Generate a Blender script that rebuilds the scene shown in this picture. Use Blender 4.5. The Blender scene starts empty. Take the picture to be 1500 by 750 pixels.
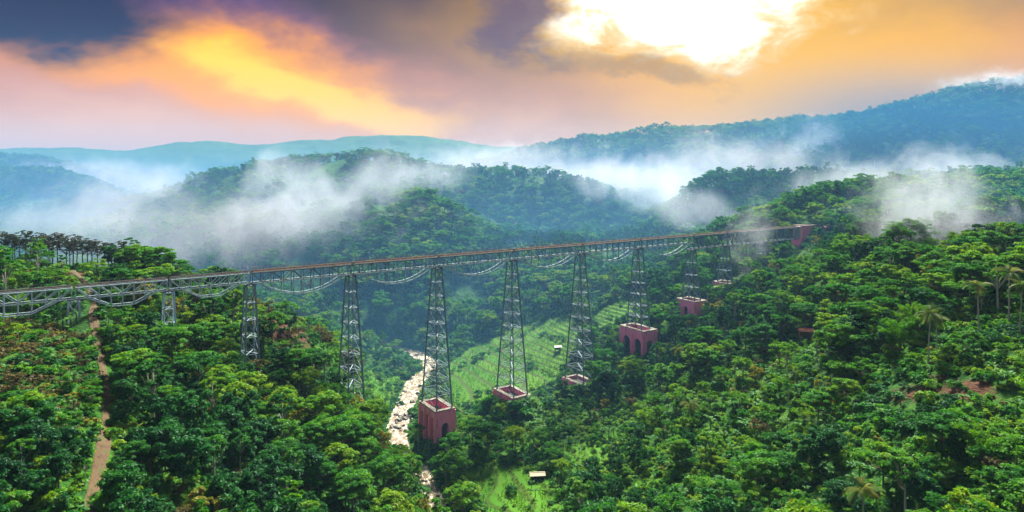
import bpy, bmesh, math, random
import numpy as np
from mathutils import Vector, Matrix, Quaternion

S = bpy.context.scene
COL = S.collection
R = math.radians
random.seed(7)

# ------------------------------------------------------------------ camera
CZ = 125.0
cam_d = bpy.data.cameras.new('camera'); cam = bpy.data.objects.new('camera', cam_d); COL.objects.link(cam)
cam.location = (0, 0, CZ); cam.rotation_euler = (R(90), 0, 0)
cam_d.sensor_width = 36; cam_d.lens = 24; cam_d.shift_y = -137 / 1500
cam_d.clip_start = 0.5; cam_d.clip_end = 30000
S.camera = cam
S.view_settings.view_transform = 'Standard'; S.view_settings.look = 'None'
S.view_settings.gamma = 1; S.view_settings.use_curve_mapping = False
S.view_settings.exposure = 1.78
cy = S.cycles
cy.use_denoising = True
cy.max_bounces = 6; cy.diffuse_bounces = 2; cy.glossy_bounces = 2; cy.transmission_bounces = 3
cy.volume_bounces = 1; cy.transparent_max_bounces = 8
cy.sample_clamp_indirect = 4
cy.volume_max_steps = 64

# ------------------------------------------------------------------ node helper
class NT:
    def __init__(s, tree): s.t = tree; s.n = tree.nodes; s.l = tree.links
    def new(s, typ, **kw):
        n = s.n.new(typ)
        for k, v in kw.items(): setattr(n, k, v)
        return n
    def put(s, sock, v):
        if v is None: return
        if hasattr(v, 'is_linked') or isinstance(v, bpy.types.NodeSocket): s.l.new(v, sock)
        else:
            try: sock.default_value = v
            except Exception: sock.default_value = (*v, 1.0)
    def m(s, op, a, b=None, c=None, clamp=False):
        n = s.new('ShaderNodeMath', operation=op); n.use_clamp = clamp
        for i, v in enumerate((a, b, c)): s.put(n.inputs[i], v)
        return n.outputs[0]
    def vm(s, op, a, b=None):
        n = s.new('ShaderNodeVectorMath', operation=op)
        s.put(n.inputs[0], a); s.put(n.inputs[1], b)
        return n.outputs[0]
    def mix(s, f, a, b, mode='MIX'):
        n = s.new('ShaderNodeMix', data_type='RGBA', blend_type=mode)
        s.put(n.inputs[0], f); s.put(n.inputs[6], a); s.put(n.inputs[7], b)
        return n.outputs[2]
    def ss(s, v, lo, hi, a=0.0, b=1.0):
        n = s.new('ShaderNodeMapRange', interpolation_type='SMOOTHSTEP')
        for i, x in enumerate((v, lo, hi, a, b)): s.put(n.inputs[i], x)
        return n.outputs[0]
    def noise(s, vec, scale, detail=4, rough=0.55, dist=0.0, out=0):
        n = s.new('ShaderNodeTexNoise'); s.put(n.inputs['Vector'], vec)
        n.inputs['Scale'].default_value = scale; n.inputs['Detail'].default_value = detail
        n.inputs['Roughness'].default_value = rough; n.inputs['Distortion'].default_value = dist
        return n.outputs[out]
    def ramp(s, f, stops):
        n = s.new('ShaderNodeValToRGB'); s.put(n.inputs[0], f)
        e = n.color_ramp.elements
        while len(e) < len(stops): e.new(0.5)
        for k, (p, c) in zip(e, stops): k.position = p; k.color = (*c, 1)
        return n.outputs[0]

# ------------------------------------------------------------------ world: dusk sky with clouds
SUN_AZ, SUN_EL = 13.0, 46.0
W = bpy.data.worlds.new('World'); S.world = W; W.use_nodes = True
wt = NT(W.node_tree); W.node_tree.nodes.clear()
tc = wt.new('ShaderNodeTexCoord'); D = tc.outputs['Generated']
sep = wt.new('ShaderNodeSeparateXYZ'); wt.put(sep.inputs[0], D)
dx, dy, dz = sep.outputs
vr = wt.new('ShaderNodeMapping'); vr.inputs['Rotation'].default_value = (0, R(20), 0); vr.inputs['Scale'].default_value = (1, 1, 1)
wt.put(vr.inputs[0], D)
vs = wt.vm('MULTIPLY', vr.outputs[0], (2.2, 2.2, 8.0))
n_st = wt.noise(vs, 1.6, 6, 0.6, 0.6)            # streaky cloud
n_pf = wt.noise(wt.vm('MULTIPLY', D, (4, 4, 6)), 2.2, 8, 0.62, 0.3)   # puffy cloud
n_wp = wt.noise(wt.vm('MULTIPLY', D, (2, 2, 4)), 2.0, 5, 0.6, 0.0, 1)
sw = wt.new('ShaderNodeSeparateXYZ'); wt.put(sw.inputs[0], n_wp)
A = wt.m('MULTIPLY', wt.m('ARCTAN2', dx, dy), 57.2958)
E = wt.m('MULTIPLY', wt.m('ARCSINE', dz), 57.2958)
Aw = wt.m('ADD', A, wt.m('MULTIPLY', wt.m('SUBTRACT', sw.outputs[0], 0.5), 16))
Ew = wt.m('ADD', E, wt.m('MULTIPLY', wt.m('SUBTRACT', sw.outputs[1], 0.5), 8))
def blob(a, e, sa, se, rot=0, warp=True):
    ua, ue = (Aw, Ew) if warp else (A, E)
    x = wt.m('SUBTRACT', ua, a); y = wt.m('SUBTRACT', ue, e)
    c, s_ = math.cos(R(rot)), math.sin(R(rot))
    xr = wt.m('ADD', wt.m('MULTIPLY', x, c / sa), wt.m('MULTIPLY', y, s_ / sa))
    yr = wt.m('ADD', wt.m('MULTIPLY', x, -s_ / se), wt.m('MULTIPLY', y, c / se))
    q = wt.m('ADD', wt.m('MULTIPLY', xr, xr), wt.m('MULTIPLY', yr, yr))
    return wt.m('EXPONENT', wt.m('MULTIPLY', q, -1.0))
sky = wt.new('ShaderNodeTexSky', sky_type='NISHITA'); sky.sun_disc = False
sky.sun_elevation = R(SUN_EL); sky.sun_rotation = R(SUN_AZ); sky.dust_density = 3
sky_c = wt.mix(1.0, sky.outputs[0], (0.07, 0.07, 0.07, 1), 'MULTIPLY')
c = wt.mix(wt.ss(Ew, 1, 9), (1.3, 0.64, 0.34, 1), (0.62, 0.21, 0.17, 1))
c = wt.mix(wt.ss(wt.m('ADD', Ew, wt.m('MULTIPLY', n_st, 6)), 9.5, 16), c, (0.12, 0.045, 0.19, 1))
# golden side under the sun
c = wt.mix(wt.m('MULTIPLY', blob(24, 6, 18, 10), 0.95, clamp=True), c, (1.35, 0.66, 0.0, 1))
c = wt.mix(wt.m('MULTIPLY', blob(38, 15, 13, 5), 0.9, clamp=True), c, (0.30, 0.23, 0.20, 1))
# orange break in the cloud, streaming down to the right
o1 = wt.m('ADD', blob(-19, 6.6, 14, 3.8, -15), wt.m('MULTIPLY', blob(-31, 7.5, 11, 2.2), 0.5))
c = wt.mix(wt.m('MULTIPLY', wt.ss(o1, 0.12, 0.75), 0.97), c, (1.45, 0.52, 0.0, 1))
o2 = wt.m('ADD', wt.m('MULTIPLY', blob(-22, 7.9, 6, 1.6, -12), 0.9), wt.m('ADD', blob(-10.5, 4.4, 6.5, 1.7, -6), wt.m('MULTIPLY', blob(-16, 6.0, 7, 2.0, -18), 0.5)))
c = wt.mix(wt.m('MULTIPLY', wt.ss(wt.m('MULTIPLY', o2, wt.m('ADD', n_st, 0.5)), 0.10, 1.0), 0.95), c, (1.9, 0.95, 0.0, 1))
# dark indigo cloud banks
dk = wt.m('ADD', blob(-38, 11.5, 11, 4.2, -10), wt.m('ADD', wt.m('MULTIPLY', blob(-6, 13.4, 12, 4.6, -16), 1.6), wt.m('MULTIPLY', blob(-22, 19, 24, 4.0, 0), 0.9)))
dk = wt.ss(wt.m('MULTIPLY', dk, wt.m('ADD', n_st, 0.5)), 0.18, 0.75)
c = wt.mix(dk, c, (0.008, 0.006, 0.075, 1))
pk = wt.m('MULTIPLY', blob(-1, 7.0, 10, 3.6, -14), 0.75)
c = wt.mix(pk, c, (0.44, 0.20, 0.22, 1))
# bright opening round the sun, its edge frayed and partly covered by cloud
glow = blob(14, 13, 17, 8)
c = wt.mix(wt.m('MULTIPLY', glow, 0.85), c, (1.35, 0.72, 0.03, 1))
n_fr = wt.noise(wt.vm('MULTIPLY', D, (4, 4, 7)), 4.5, 9, 0.66, 0.5)
fray = wt.m('ADD', wt.m('MULTIPLY', wt.m('SUBTRACT', n_pf, 0.5), 1.1), wt.m('MULTIPLY', wt.m('SUBTRACT', n_fr, 0.5), 0.9))
hb = blob(13.5, 14.3, 10.6, 5.4, -5)
hole = wt.m('ADD', hb, wt.m('MULTIPLY', fray, wt.ss(hb, 0.02, 0.25)))
c = wt.mix(wt.ss(hole, 0.10, 0.42), c, (1.25, 0.85, 0.36, 1))
c = wt.mix(wt.ss(hole, 0.30, 0.80), c, wt.mix(wt.ss(n_fr, 0.26, 0.52), (1.35, 1.05, 0.62, 1), (2.6, 2.4, 2.0, 1)))
bb = blob(0.5, 12.5, 5.0, 4.0, -30)
brd = wt.m('ADD', bb, wt.m('MULTIPLY', fray, wt.ss(bb, 0.05, 0.3)))
c = wt.mix(wt.m('MULTIPLY', wt.ss(brd, 0.15, 0.85), 0.9), c, (0.17, 0.10, 0.17, 1))
wb = blob(11.5, 7.6, 9, 1.9, -8)
wsp = wt.m('ADD', wb, wt.m('MULTIPLY', fray, wt.ss(wb, 0.05, 0.3)))
c = wt.mix(wt.m('MULTIPLY', wt.ss(wsp, 0.45, 0.9), 0.6), c, (0.42, 0.24, 0.10, 1))
# overhead and behind: broken grey-blue cloud over the clear sky
hi = wt.mix(wt.ss(n_pf, 0.35, 0.6), sky_c, (0.40, 0.40, 0.44, 1))
back = wt.ss(dy, -0.25, 0.35)
low_b = wt.mix(wt.ss(E, 2, 18), (0.62, 0.42, 0.46, 1), (0.34, 0.29, 0.40, 1))
c = wt.mix(back, low_b, c)
c = wt.mix(wt.ss(E, 18, 34), c, hi)
bg = wt.new('ShaderNodeBackground'); wt.put(bg.inputs[0], c); bg.inputs[1].default_value = 0.265
wo = wt.new('ShaderNodeOutputWorld'); wt.put(wo.inputs[0], bg.outputs[0])

# ------------------------------------------------------------------ sun (veiled by cloud)
sl = bpy.data.lights.new('sun', 'SUN'); sl.energy = 5.0; sl.angle = R(12); sl.color = (1.0, 0.92, 0.72)
so = bpy.data.objects.new('sun', sl); COL.objects.link(so)
sdir = Vector((math.sin(R(SUN_AZ)) * math.cos(R(SUN_EL)), math.cos(R(SUN_AZ)) * math.cos(R(SUN_EL)), math.sin(R(SUN_EL))))
so.rotation_euler = (-sdir).to_track_quat('-Z', 'Y').to_euler()
so.location = sdir * 900 + Vector((0, 300, 0))

# ------------------------------------------------------------------ generic helpers
def tag(o, label=None, cat=None, group=None, kind=None):
    if label: o['label'] = label
    if cat: o['category'] = cat
    if group: o['group'] = group
    if kind: o['kind'] = kind
    return o
def empty(name, loc, label=None, cat=None, group=None, kind=None):
    o = bpy.data.objects.new(name, None); COL.objects.link(o); o.location = loc; o.empty_display_size = 1
    return tag(o, label, cat, group, kind)
def mesh(name, v, f, mats=(), smooth=False):
    me = bpy.data.meshes.new(name); me.from_pydata([tuple(map(float, p)) for p in v], [], [tuple(map(int, q)) for q in f])
    for m_ in mats: me.materials.append(m_)
    if smooth: me.polygons.foreach_set('use_smooth', [True] * len(me.polygons))
    me.update(); return me
def fast_mesh(name, v, q, mats=(), smooth=False, n=4):
    v = np.asarray(v, np.float32); q = np.asarray(q, np.int32)
    me = bpy.data.meshes.new(name)
    me.vertices.add(len(v)); me.vertices.foreach_set('co', v.ravel())
    me.loops.add(q.size); me.loops.foreach_set('vertex_index', q.ravel())
    me.polygons.add(len(q))
    me.polygons.foreach_set('loop_start', np.arange(0, q.size, n, dtype=np.int32))
    if smooth: me.polygons.foreach_set('use_smooth', np.ones(len(q), bool))
    for m_ in mats: me.materials.append(m_)
    me.update(calc_edges=True); me.validate(); return me
def link(name, me, parent=None, loc=None):
    o = bpy.data.objects.new(name, me); COL.objects.link(o)
    if parent: o.parent = parent
    if loc is not None: o.location = loc
    return o
def attr(me, name, vals, typ='FLOAT', dom='POINT'):
    a = me.attributes.new(name, typ, dom); a.data.foreach_set('value', np.asarray(vals).ravel())
def prism(v2, depth):          # outline in (x,z), extruded along y by +-depth/2
    n = len(v2)
    v = [(x, -depth / 2, z) for x, z in v2] + [(x, depth / 2, z) for x, z in v2]
    f = [tuple(range(n)), tuple(range(2 * n - 1, n - 1, -1))]
    f += [(i, n + i, n + (i + 1) % n, (i + 1) % n) for i in range(n)]
    return v, f
def box(x0, x1, y0, y1, z0, z1):
    v = [(x, y, z) for z in (z0, z1) for x, y in ((x0, y0), (x1, y0), (x1, y1), (x0, y1))]
    return v, [(3, 2, 1, 0), (4, 5, 6, 7), (0, 1, 5, 4), (1, 2, 6, 5), (2, 3, 7, 6), (3, 0, 4, 7)]
def join(parts):
    V, F = [], []
    for v, f in parts:
        k = len(V); V += list(v); F += [tuple(i + k for i in q) for q in f]
    return V, F
def tube(pts, rad, n=6):
    V, F = [], []
    pts = [Vector(p) for p in pts]
    for i, p in enumerate(pts):
        t = (pts[min(i + 1, len(pts) - 1)] - pts[max(i - 1, 0)]).normalized()
        a = t.orthogonal().normalized(); b = t.cross(a)
        for k in range(n):
            th = 2 * math.pi * k / n
            V.append(p + (a * math.cos(th) + b * math.sin(th)) * rad[i])
    for i in range(len(pts) - 1):
        for k in range(n):
            F.append((i * n + k, i * n + (k + 1) % n, (i + 1) * n + (k + 1) % n, (i + 1) * n + k))
    F.append(tuple(range((len(pts) - 1) * n, len(pts) * n)))
    return V, F

# ------------------------------------------------------------------ materials
def mat(name):
    m_ = bpy.data.materials.new(name); m_.use_nodes = True
    t = NT(m_.node_tree); b = m_.node_tree.nodes['Principled BSDF']
    return m_, t, b
def leaf_mat(name, stops, trans=0.5, tint=(0.4, 1.0, 0.05)):
    m_ = bpy.data.materials.new(name); m_.use_nodes = True
    t = NT(m_.node_tree); m_.node_tree.nodes.clear()
    oi = t.new('ShaderNodeObjectInfo'); at = t.new('ShaderNodeAttribute', attribute_name='tone')
    f = t.m('ADD', t.m('MULTIPLY', oi.outputs['Random'], 0.55), t.m('MULTIPLY', at.outputs['Fac'], 0.45))
    col = t.ramp(f, stops)
    d = t.new('ShaderNodeBsdfDiffuse'); t.put(d.inputs[0], col)
    tr = t.new('ShaderNodeBsdfTranslucent'); t.put(tr.inputs[0], t.mix(0.05, col, (*tint, 1)))
    g = t.new('ShaderNodeBsdfGlossy'); g.inputs[1].default_value = 0.5; g.inputs[0].default_value = (0.7, 0.8, 0.9, 1)
    ms = t.new('ShaderNodeMixShader'); ms.inputs[0].default_value = trans
    t.l.new(d.outputs[0], ms.inputs[1]); t.l.new(tr.outputs[0], ms.inputs[2])
    ms2 = t.new('ShaderNodeMixShader'); ms2.inputs[0].default_value = 0.012
    t.l.new(ms.outputs[0], ms2.inputs[1]); t.l.new(g.outputs[0], ms2.inputs[2])
    o = t.new('ShaderNodeOutputMaterial'); t.l.new(ms2.outputs[0], o.inputs[0])
    return m_
G_MID = [(0.0, (0.006, 0.075, 0.008)), (0.4, (0.016, 0.145, 0.008)), (0.65, (0.060, 0.23, 0.006)), (0.95, (0.17, 0.31, 0.004))]
G_DARK = [(0.0, (0.003, 0.048, 0.014)), (0.5, (0.008, 0.095, 0.014)), (1.0, (0.024, 0.15, 0.010))]
G_LITE = [(0.0, (0.02, 0.14, 0.006)), (0.45, (0.080, 0.25, 0.004)), (0.9, (0.22, 0.34, 0.004))]
G_YEL = [(0.0, (0.13, 0.15, 0.01)), (0.5, (0.20, 0.19, 0.012)), (1.0, (0.30, 0.24, 0.012))]
G_BRN = [(0.0, (0.05, 0.055, 0.018)), (0.5, (0.09, 0.075, 0.022)), (1.0, (0.13, 0.085, 0.03))]
G_DUSK = [(0.0, (0.020, 0.034, 0.022)), (0.5, (0.035, 0.045, 0.026)), (1.0, (0.065, 0.045, 0.035))]
G_BAN = [(0.0, (0.03, 0.13, 0.03)), (0.5, (0.06, 0.19, 0.04)), (1.0, (0.12, 0.24, 0.04))]
M_MID = leaf_mat('leaves_green', G_MID); M_DARK = leaf_mat('leaves_dark', G_DARK, 0.3); M_LITE = leaf_mat('leaves_light', G_LITE, 0.45)
M_YEL = leaf_mat('leaves_yellow', G_YEL, 0.4); M_BRN = leaf_mat('leaves_brown', G_BRN, 0.3); M_DUSK = leaf_mat('leaves_dusky', G_DUSK, 0.2)
M_BAN = leaf_mat('leaves_banana', G_BAN, 0.4); M_PALM = leaf_mat('leaves_palm', [(0.0, (0.03, 0.085, 0.02)), (0.6, (0.07, 0.14, 0.02)), (1.0, (0.22, 0.19, 0.04))], 0.35)

def bark(name, a, b_):
    m_, t, p = mat(name)
    g = t.new('ShaderNodeNewGeometry')
    n = t.noise(t.vm('MULTIPLY', g.outputs['Position'], (3, 3, 0.8)), 1.0, 4)
    t.put(p.inputs['Base Color'], t.mix(n, (*a, 1), (*b_, 1))); p.inputs['Roughness'].default_value = 0.9
    return m_
M_BARK = bark('bark_brown', (0.07, 0.05, 0.035), (0.16, 0.12, 0.09)); M_BARKP = bark('bark_pale', (0.17, 0.17, 0.15), (0.36, 0.36, 0.33))

def steel(name, a, rust, amt):
    m_, t, p = mat(name)
    g = t.new('ShaderNodeNewGeometry')
    n = t.noise(g.outputs['Position'], 0.9, 6, 0.65)
    n2 = t.noise(g.outputs['Position'], 0.15, 3)
    f = t.ss(t.m('ADD', n, t.m('MULTIPLY', n2, 0.4)), 0.82 - amt, 1.0 - amt)
    t.put(p.inputs['Base Color'], t.mix(f, (*a, 1), (*rust, 1)))
    p.inputs['Metallic'].default_value = 0.0; p.inputs['Roughness'].default_value = 0.8; p.inputs['Specular IOR Level'].default_value = 0.25
    return m_
M_STEEL = steel('steel_paint', (0.17, 0.25, 0.33), (0.10, 0.055, 0.035), 0.10)
M_STEELP = steel('steel_paint_pale', (0.42, 0.58, 0.70), (0.14, 0.08, 0.05), 0.05)
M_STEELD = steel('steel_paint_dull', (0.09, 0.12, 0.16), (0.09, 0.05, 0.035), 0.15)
M_RUST = steel('rusty_plate', (0.15, 0.055, 0.028), (0.24, 0.13, 0.08), 0.22)
M_RAIL = steel('rail_steel', (0.14, 0.10, 0.09), (0.10, 0.06, 0.045), 0.2)
M_WOOD, t, p = mat('sleeper_wood'); p.inputs['Base Color'].default_value = (0.035, 0.032, 0.034, 1); p.inputs['Roughness'].default_value = 0.9

# pink painted masonry with soot stains
M_PINK, t, p = mat('pink_masonry')
g = t.new('ShaderNodeNewGeometry')
st = t.noise(t.vm('MULTIPLY', g.outputs['Position'], (0.9, 0.9, 0.12)), 1.0, 6, 0.65)
fn = t.noise(g.outputs['Position'], 1.6, 5, 0.6)
pc = t.mix(fn, (0.98, 0.10, 0.30, 1), (0.98, 0.42, 0.58, 1))
pc = t.mix(t.ss(st, 0.57, 0.70), pc, (0.07, 0.035, 0.05, 1))
t.put(p.inputs['Base Color'], pc); p.inputs['Roughness'].default_value = 0.85
bp = t.new('ShaderNodeBump'); bp.inputs['Strength'].default_value = 0.5; bp.inputs['Distance'].default_value = 0.1; bk = t.new('ShaderNodeTexBrick'); bk.inputs['Scale'].default_value = 1.0; bk.inputs['Brick Width'].default_value = 1.1; bk.inputs['Row Height'].default_value = 0.5; bk.inputs['Mortar Size'].default_value = 0.04
sx_ = t.new('ShaderNodeSeparateXYZ'); t.put(sx_.inputs[0], g.outputs['Position']); cb_ = t.new('ShaderNodeCombineXYZ'); t.put(cb_.inputs[0], t.m('ADD', sx_.outputs[0], sx_.outputs[1])); t.put(cb_.inputs[1], sx_.outputs[2]); t.put(bk.inputs['Vector'], cb_.outputs[0])
t.put(bp.inputs['Height'], t.m('SUBTRACT', fn, bk.outputs['Fac'])); t.l.new(bp.outputs[0], p.inputs['Normal'])
M_STONE, t, p = mat('mossy_stone')
g = t.new('ShaderNodeNewGeometry'); fn = t.noise(g.outputs['Position'], 1.2, 6, 0.65)
t.put(p.inputs['Base Color'], t.ramp(fn, [(0.3, (0.05, 0.05, 0.045)), (0.5, (0.20, 0.19, 0.17)), (0.62, (0.32, 0.30, 0.27)), (0.75, (0.07, 0.10, 0.04))])); p.inputs['Roughness'].default_value = 0.95
M_ROCK, t, p = mat('river_rock')
g = t.new('ShaderNodeNewGeometry'); fn = t.noise(g.outputs['Position'], 0.9, 6, 0.6)
t.put(p.inputs['Base Color'], t.mix(fn, (0.04, 0.038, 0.036, 1), (0.22, 0.2, 0.18, 1))); p.inputs['Roughness'].default_value = 0.6

# ------------------------------------------------------------------ terrain height field
_rs = np.random.RandomState(11); _PERM = _rs.rand(512, 512)
def vnoise(x, y, sc, seed=0):
    x = np.asarray(x, float) / sc + 137.31 * seed + 1000; y = np.asarray(y, float) / sc + 71.7 * seed + 1000
    i = np.floor(x).astype(int); j = np.floor(y).astype(int); fx = x - i; fy = y - j
    fx = fx * fx * (3 - 2 * fx); fy = fy * fy * (3 - 2 * fy)
    P = lambda a, b: _PERM[a & 511, b & 511]
    return (P(i, j) * (1 - fx) + P(i + 1, j) * fx) * (1 - fy) + (P(i, j + 1) * (1 - fx) + P(i + 1, j + 1) * fx) * fy - 0.5
def fbm(x, y, sc, oct_=4, seed=0):
    r = 0; a = 1.0
    for k in range(oct_): r = r + a * vnoise(x, y, sc / 2 ** k, seed + k); a *= 0.5
    return r

# ground knots: (image column on the 1500-wide photo -> bearing, distance, height)
KN = np.array([
(-300,60,58),(-300,100,62),(-300,200,72),(-300,300,80),(-300,420,50),(-300,800,40),(-300,1300,118),(-300,1800,130),
(0,60,54),(0,90,57),(0,115,61),(0,160,66),(0,205,72),(0,245,77),(0,300,80),(0,330,74),(0,400,40),(0,600,30),
(140,60,48),(140,90,54),(135,126,60.5),(152,152,63.5),(158,172,65),(150,195,68),(135,228,75.5),(98,229,70),(110,265,80),(100,305,78.5),(130,345,62),(150,420,35),
(250,70,38),(250,110,44),(250,150,50),(250,200,57),(247,245,62),(230,300,74),(250,330,60),(280,400,30),
(366,80,28),(366,120,34),(366,170,38),(366,220,44),(366,260,47),(390,300,56),(400,330,45),(400,400,20),
(470,100,18),(470,150,23),(470,200,28),(480,250,31),(500,300,38),(514,282,28),(510,340,24),(520,390,8),
(600,120,10),(600,180,10),(590,230,12),(590,260,10),(600,282,4),(570,300,3),(560,330,3),(560,370,3),(570,400,3),
(640,303,4),(640,250,0),(640,220,1),(660,280,3),(640,360,3),(650,400,4),
(700,245,4),(720,265,4),(760,250,4.5),(820,245,6),(700,310,6),(750,324,9),(700,350,4),(700,400,7),(740,430,12),(800,440,20),(800,380,9),(850,347,10),(850,400,20),(900,440,36),
(860,270,10),(860,310,11),(935,368,24),(935,320,18),(920,270,15),(900,220,13),(900,180,12),(750,200,5),(750,150,5),(750,80,5),(900,100,8),
(1000,200,21),(1000,260,25),(1013,391,38),(1000,330,28),(1062,406,50),(1060,300,36),(1050,150,25),(1050,90,18),
(1165,443,72),(1165,462,83),(1185,455,82),(1180,300,45),(1180,220,41),(1180,160,36),(1120,424,58),
(1300,70,30),(1300,110,38),(1300,150,45),(1300,200,56),(1300,260,70),(1300,330,82),(1260,400,86),(1230,460,91),
(1360,210,66),(1450,80,45),(1450,130,56),(1450,180,66),(1480,260,79),(1480,330,87),(1450,400,92),
(1700,70,55),(1700,130,66),(1700,250,84),(1700,400,98),(1700,600,104),
(1220,540,92),(1300,540,95),(1120,520,78),(1050,500,66),(960,480,42),(1400,540,98),
(1200,620,76),(1300,620,80),(1050,600,55),
(760,730,46),(830,730,50),(880,720,44),(940,720,46),(985,720,70),(1020,720,94),(1100,720,103),(1200,720,104),(1320,720,102),(1450,720,105),(1600,720,112),
(1100,860,70),(1300,860,82),(1500,860,98),
(1150,1000,86),(1300,1000,148),(1450,1000,165),(1200,1000,112),(1600,1000,185),
(1080,1250,100),(1140,1250,150),(1200,1250,184),(1300,1250,216),(1380,1250,241),(1500,1250,268),(1700,1250,292),
(1300,1500,200),(1500,1500,235),(1200,1500,150),(1700,1500,260),
(620,2000,110),(720,2000,122),(800,2000,160),(880,2000,192),(950,2000,202),(1050,2000,204),(1180,2000,230),(1300,2000,235),
(900,1300,60),(1050,1300,75),(750,1400,55),(800,1600,70),
(700,850,98),(770,850,106),(830,850,96),(900,850,72),(940,850,60),(1000,850,60),
(800,620,50),(850,560,45),(900,560,42),(750,560,35),(950,600,45),
(560,640,82),(600,640,88),(650,640,83),(700,640,62),(740,640,44),
(600,520,35),(600,460,10),(650,470,12),(680,520,28),(700,560,38),(540,520,36),(520,460,14),(560,430,5),(620,430,5),
(580,730,84),(660,730,72),
(260,850,88),(330,850,110),(400,850,119),(500,850,125),(600,850,121),(650,850,110),(200,850,65),(150,850,45),
(300,600,40),(400,600,55),(480,620,68),(400,480,25),(450,450,22),(300,480,22),(350,700,75),
(500,1000,95),(300,1000,70),(600,1000,90),(400,1200,60),(600,1200,60),
(-150,1250,120),(0,1250,106),(60,1250,99),(125,1250,80),(160,1250,50),(250,1250,40),(0,900,50),(60,900,45),
(-100,1700,128),(0,1700,122),(60,1700,112),(130,1700,80),(250,1700,60),
(-200,3200,167),(0,3200,183),(100,3200,192),(160,3200,176),(290,3200,221),(380,3200,205),(420,3200,215),(510,3200,237),(600,3200,247),(690,3200,227),(760,3200,185),(850,3200,225),(1000,3200,210),(1250,3200,200),(1600,3200,200),
(0,2400,70),(200,2300,60),(400,2300,60),(600,2300,70),(750,2500,90),(900,2600,130),(1200,2600,160),(1500,2200,220),
(-200,3800,120),(300,3800,140),(700,3800,140),(1100,3800,140),(1600,3800,140),
], float)
_ku = (KN[:, 0] - 750) / 1000; _kw = np.log(KN[:, 1]); _kz = KN[:, 2]
_c2 = 0.05 ** 2
_A = np.sqrt((_ku[:, None] - _ku) ** 2 + (_kw[:, None] - _kw) ** 2 + _c2)
_n = len(_kz); _M = np.zeros((_n + 3, _n + 3)); _M[:_n, :_n] = _A - 0.004 * np.eye(_n)
_M[:_n, _n] = _M[_n, :_n] = 1; _M[:_n, _n + 1] = _M[_n + 1, :_n] = _ku; _M[:_n, _n + 2] = _M[_n + 2, :_n] = _kw
_W = np.linalg.solve(_M, np.r_[_kz, 0, 0, 0])
def smooth_h(X, Y):
    sh = np.shape(X); X = np.ravel(np.asarray(X, float)); Y = np.ravel(np.asarray(Y, float)); out = np.empty(X.size)
    for k in range(0, X.size, 40000):
        u = X[k:k + 40000] / Y[k:k + 40000]; w = np.log(Y[k:k + 40000])
        ph = np.sqrt((u[:, None] - _ku) ** 2 + (w[:, None] - _kw) ** 2 + _c2)
        out[k:k + 40000] = ph @ _W[:_n] + _W[_n] + _W[_n + 1] * u + _W[_n + 2] * w
    return out.reshape(sh)
RIV = np.array([(-12,195),(-20,225),(-27,249),(-36,276),(-48,296),(-54,315),(-55,345),(-55,388),(-47,412),(-60,440),(-95,465)], float)
PTH = np.array([((x - 750) * d / 1000, d) for x, d in ((120,100),(128,118),(131,128),(140,138),(153,152),(158,172),(152,190),(144,206),(138,220),(134,232),(140,246),(126,262),(108,276),(104,292))], float)
def seg_dist(X, Y, P):
    best = np.full(np.shape(X), 1e9)
    for (ax, ay), (bx, by) in zip(P[:-1], P[1:]):
        vx, vy = bx - ax, by - ay; L = vx * vx + vy * vy
        t_ = np.clip(((X - ax) * vx + (Y - ay) * vy) / L, 0, 1)
        best = np.minimum(best, np.hypot(X - ax - t_ * vx, Y - ay - t_ * vy))
    return best
def inside(X, Y, poly):
    r = np.zeros(np.shape(X), bool); n = len(poly)
    for i in range(n):
        x1, y1 = poly[i]; x2, y2 = poly[(i + 1) % n]
        c_ = ((y1 > Y) != (y2 > Y)) & (X < (x2 - x1) * (Y - y1) / (y2 - y1 + 1e-12) + x1)
        r ^= c_
    return r
def px(x, d): return ((x - 750) * d / 1000, d)
FIELDS = {
 'left': [(-84, 396), (-63.5, 394), (-63, 368), (-62.5, 338), (-74, 338)],
 'main': [px(668, 344), px(650, 372), px(654, 410), px(700, 438), px(760, 455), px(830, 452), px(852, 420), px(842, 388), px(812, 364), px(762, 350), px(716, 340)],
 'low': [px(676, 272), px(735, 274), px(800, 262), px(836, 238), px(800, 226), px(730, 226), px(700, 248)],
 'side': [px(812, 280), px(862, 282), px(900, 272), px(884, 258), px(838, 264)],
 'upper': [px(862, 428), px(905, 442), px(945, 436), px(930, 410), px(880, 405)],
}
def riv_z(Y): return (np.asarray(Y) - 315) * 0.012
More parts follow.
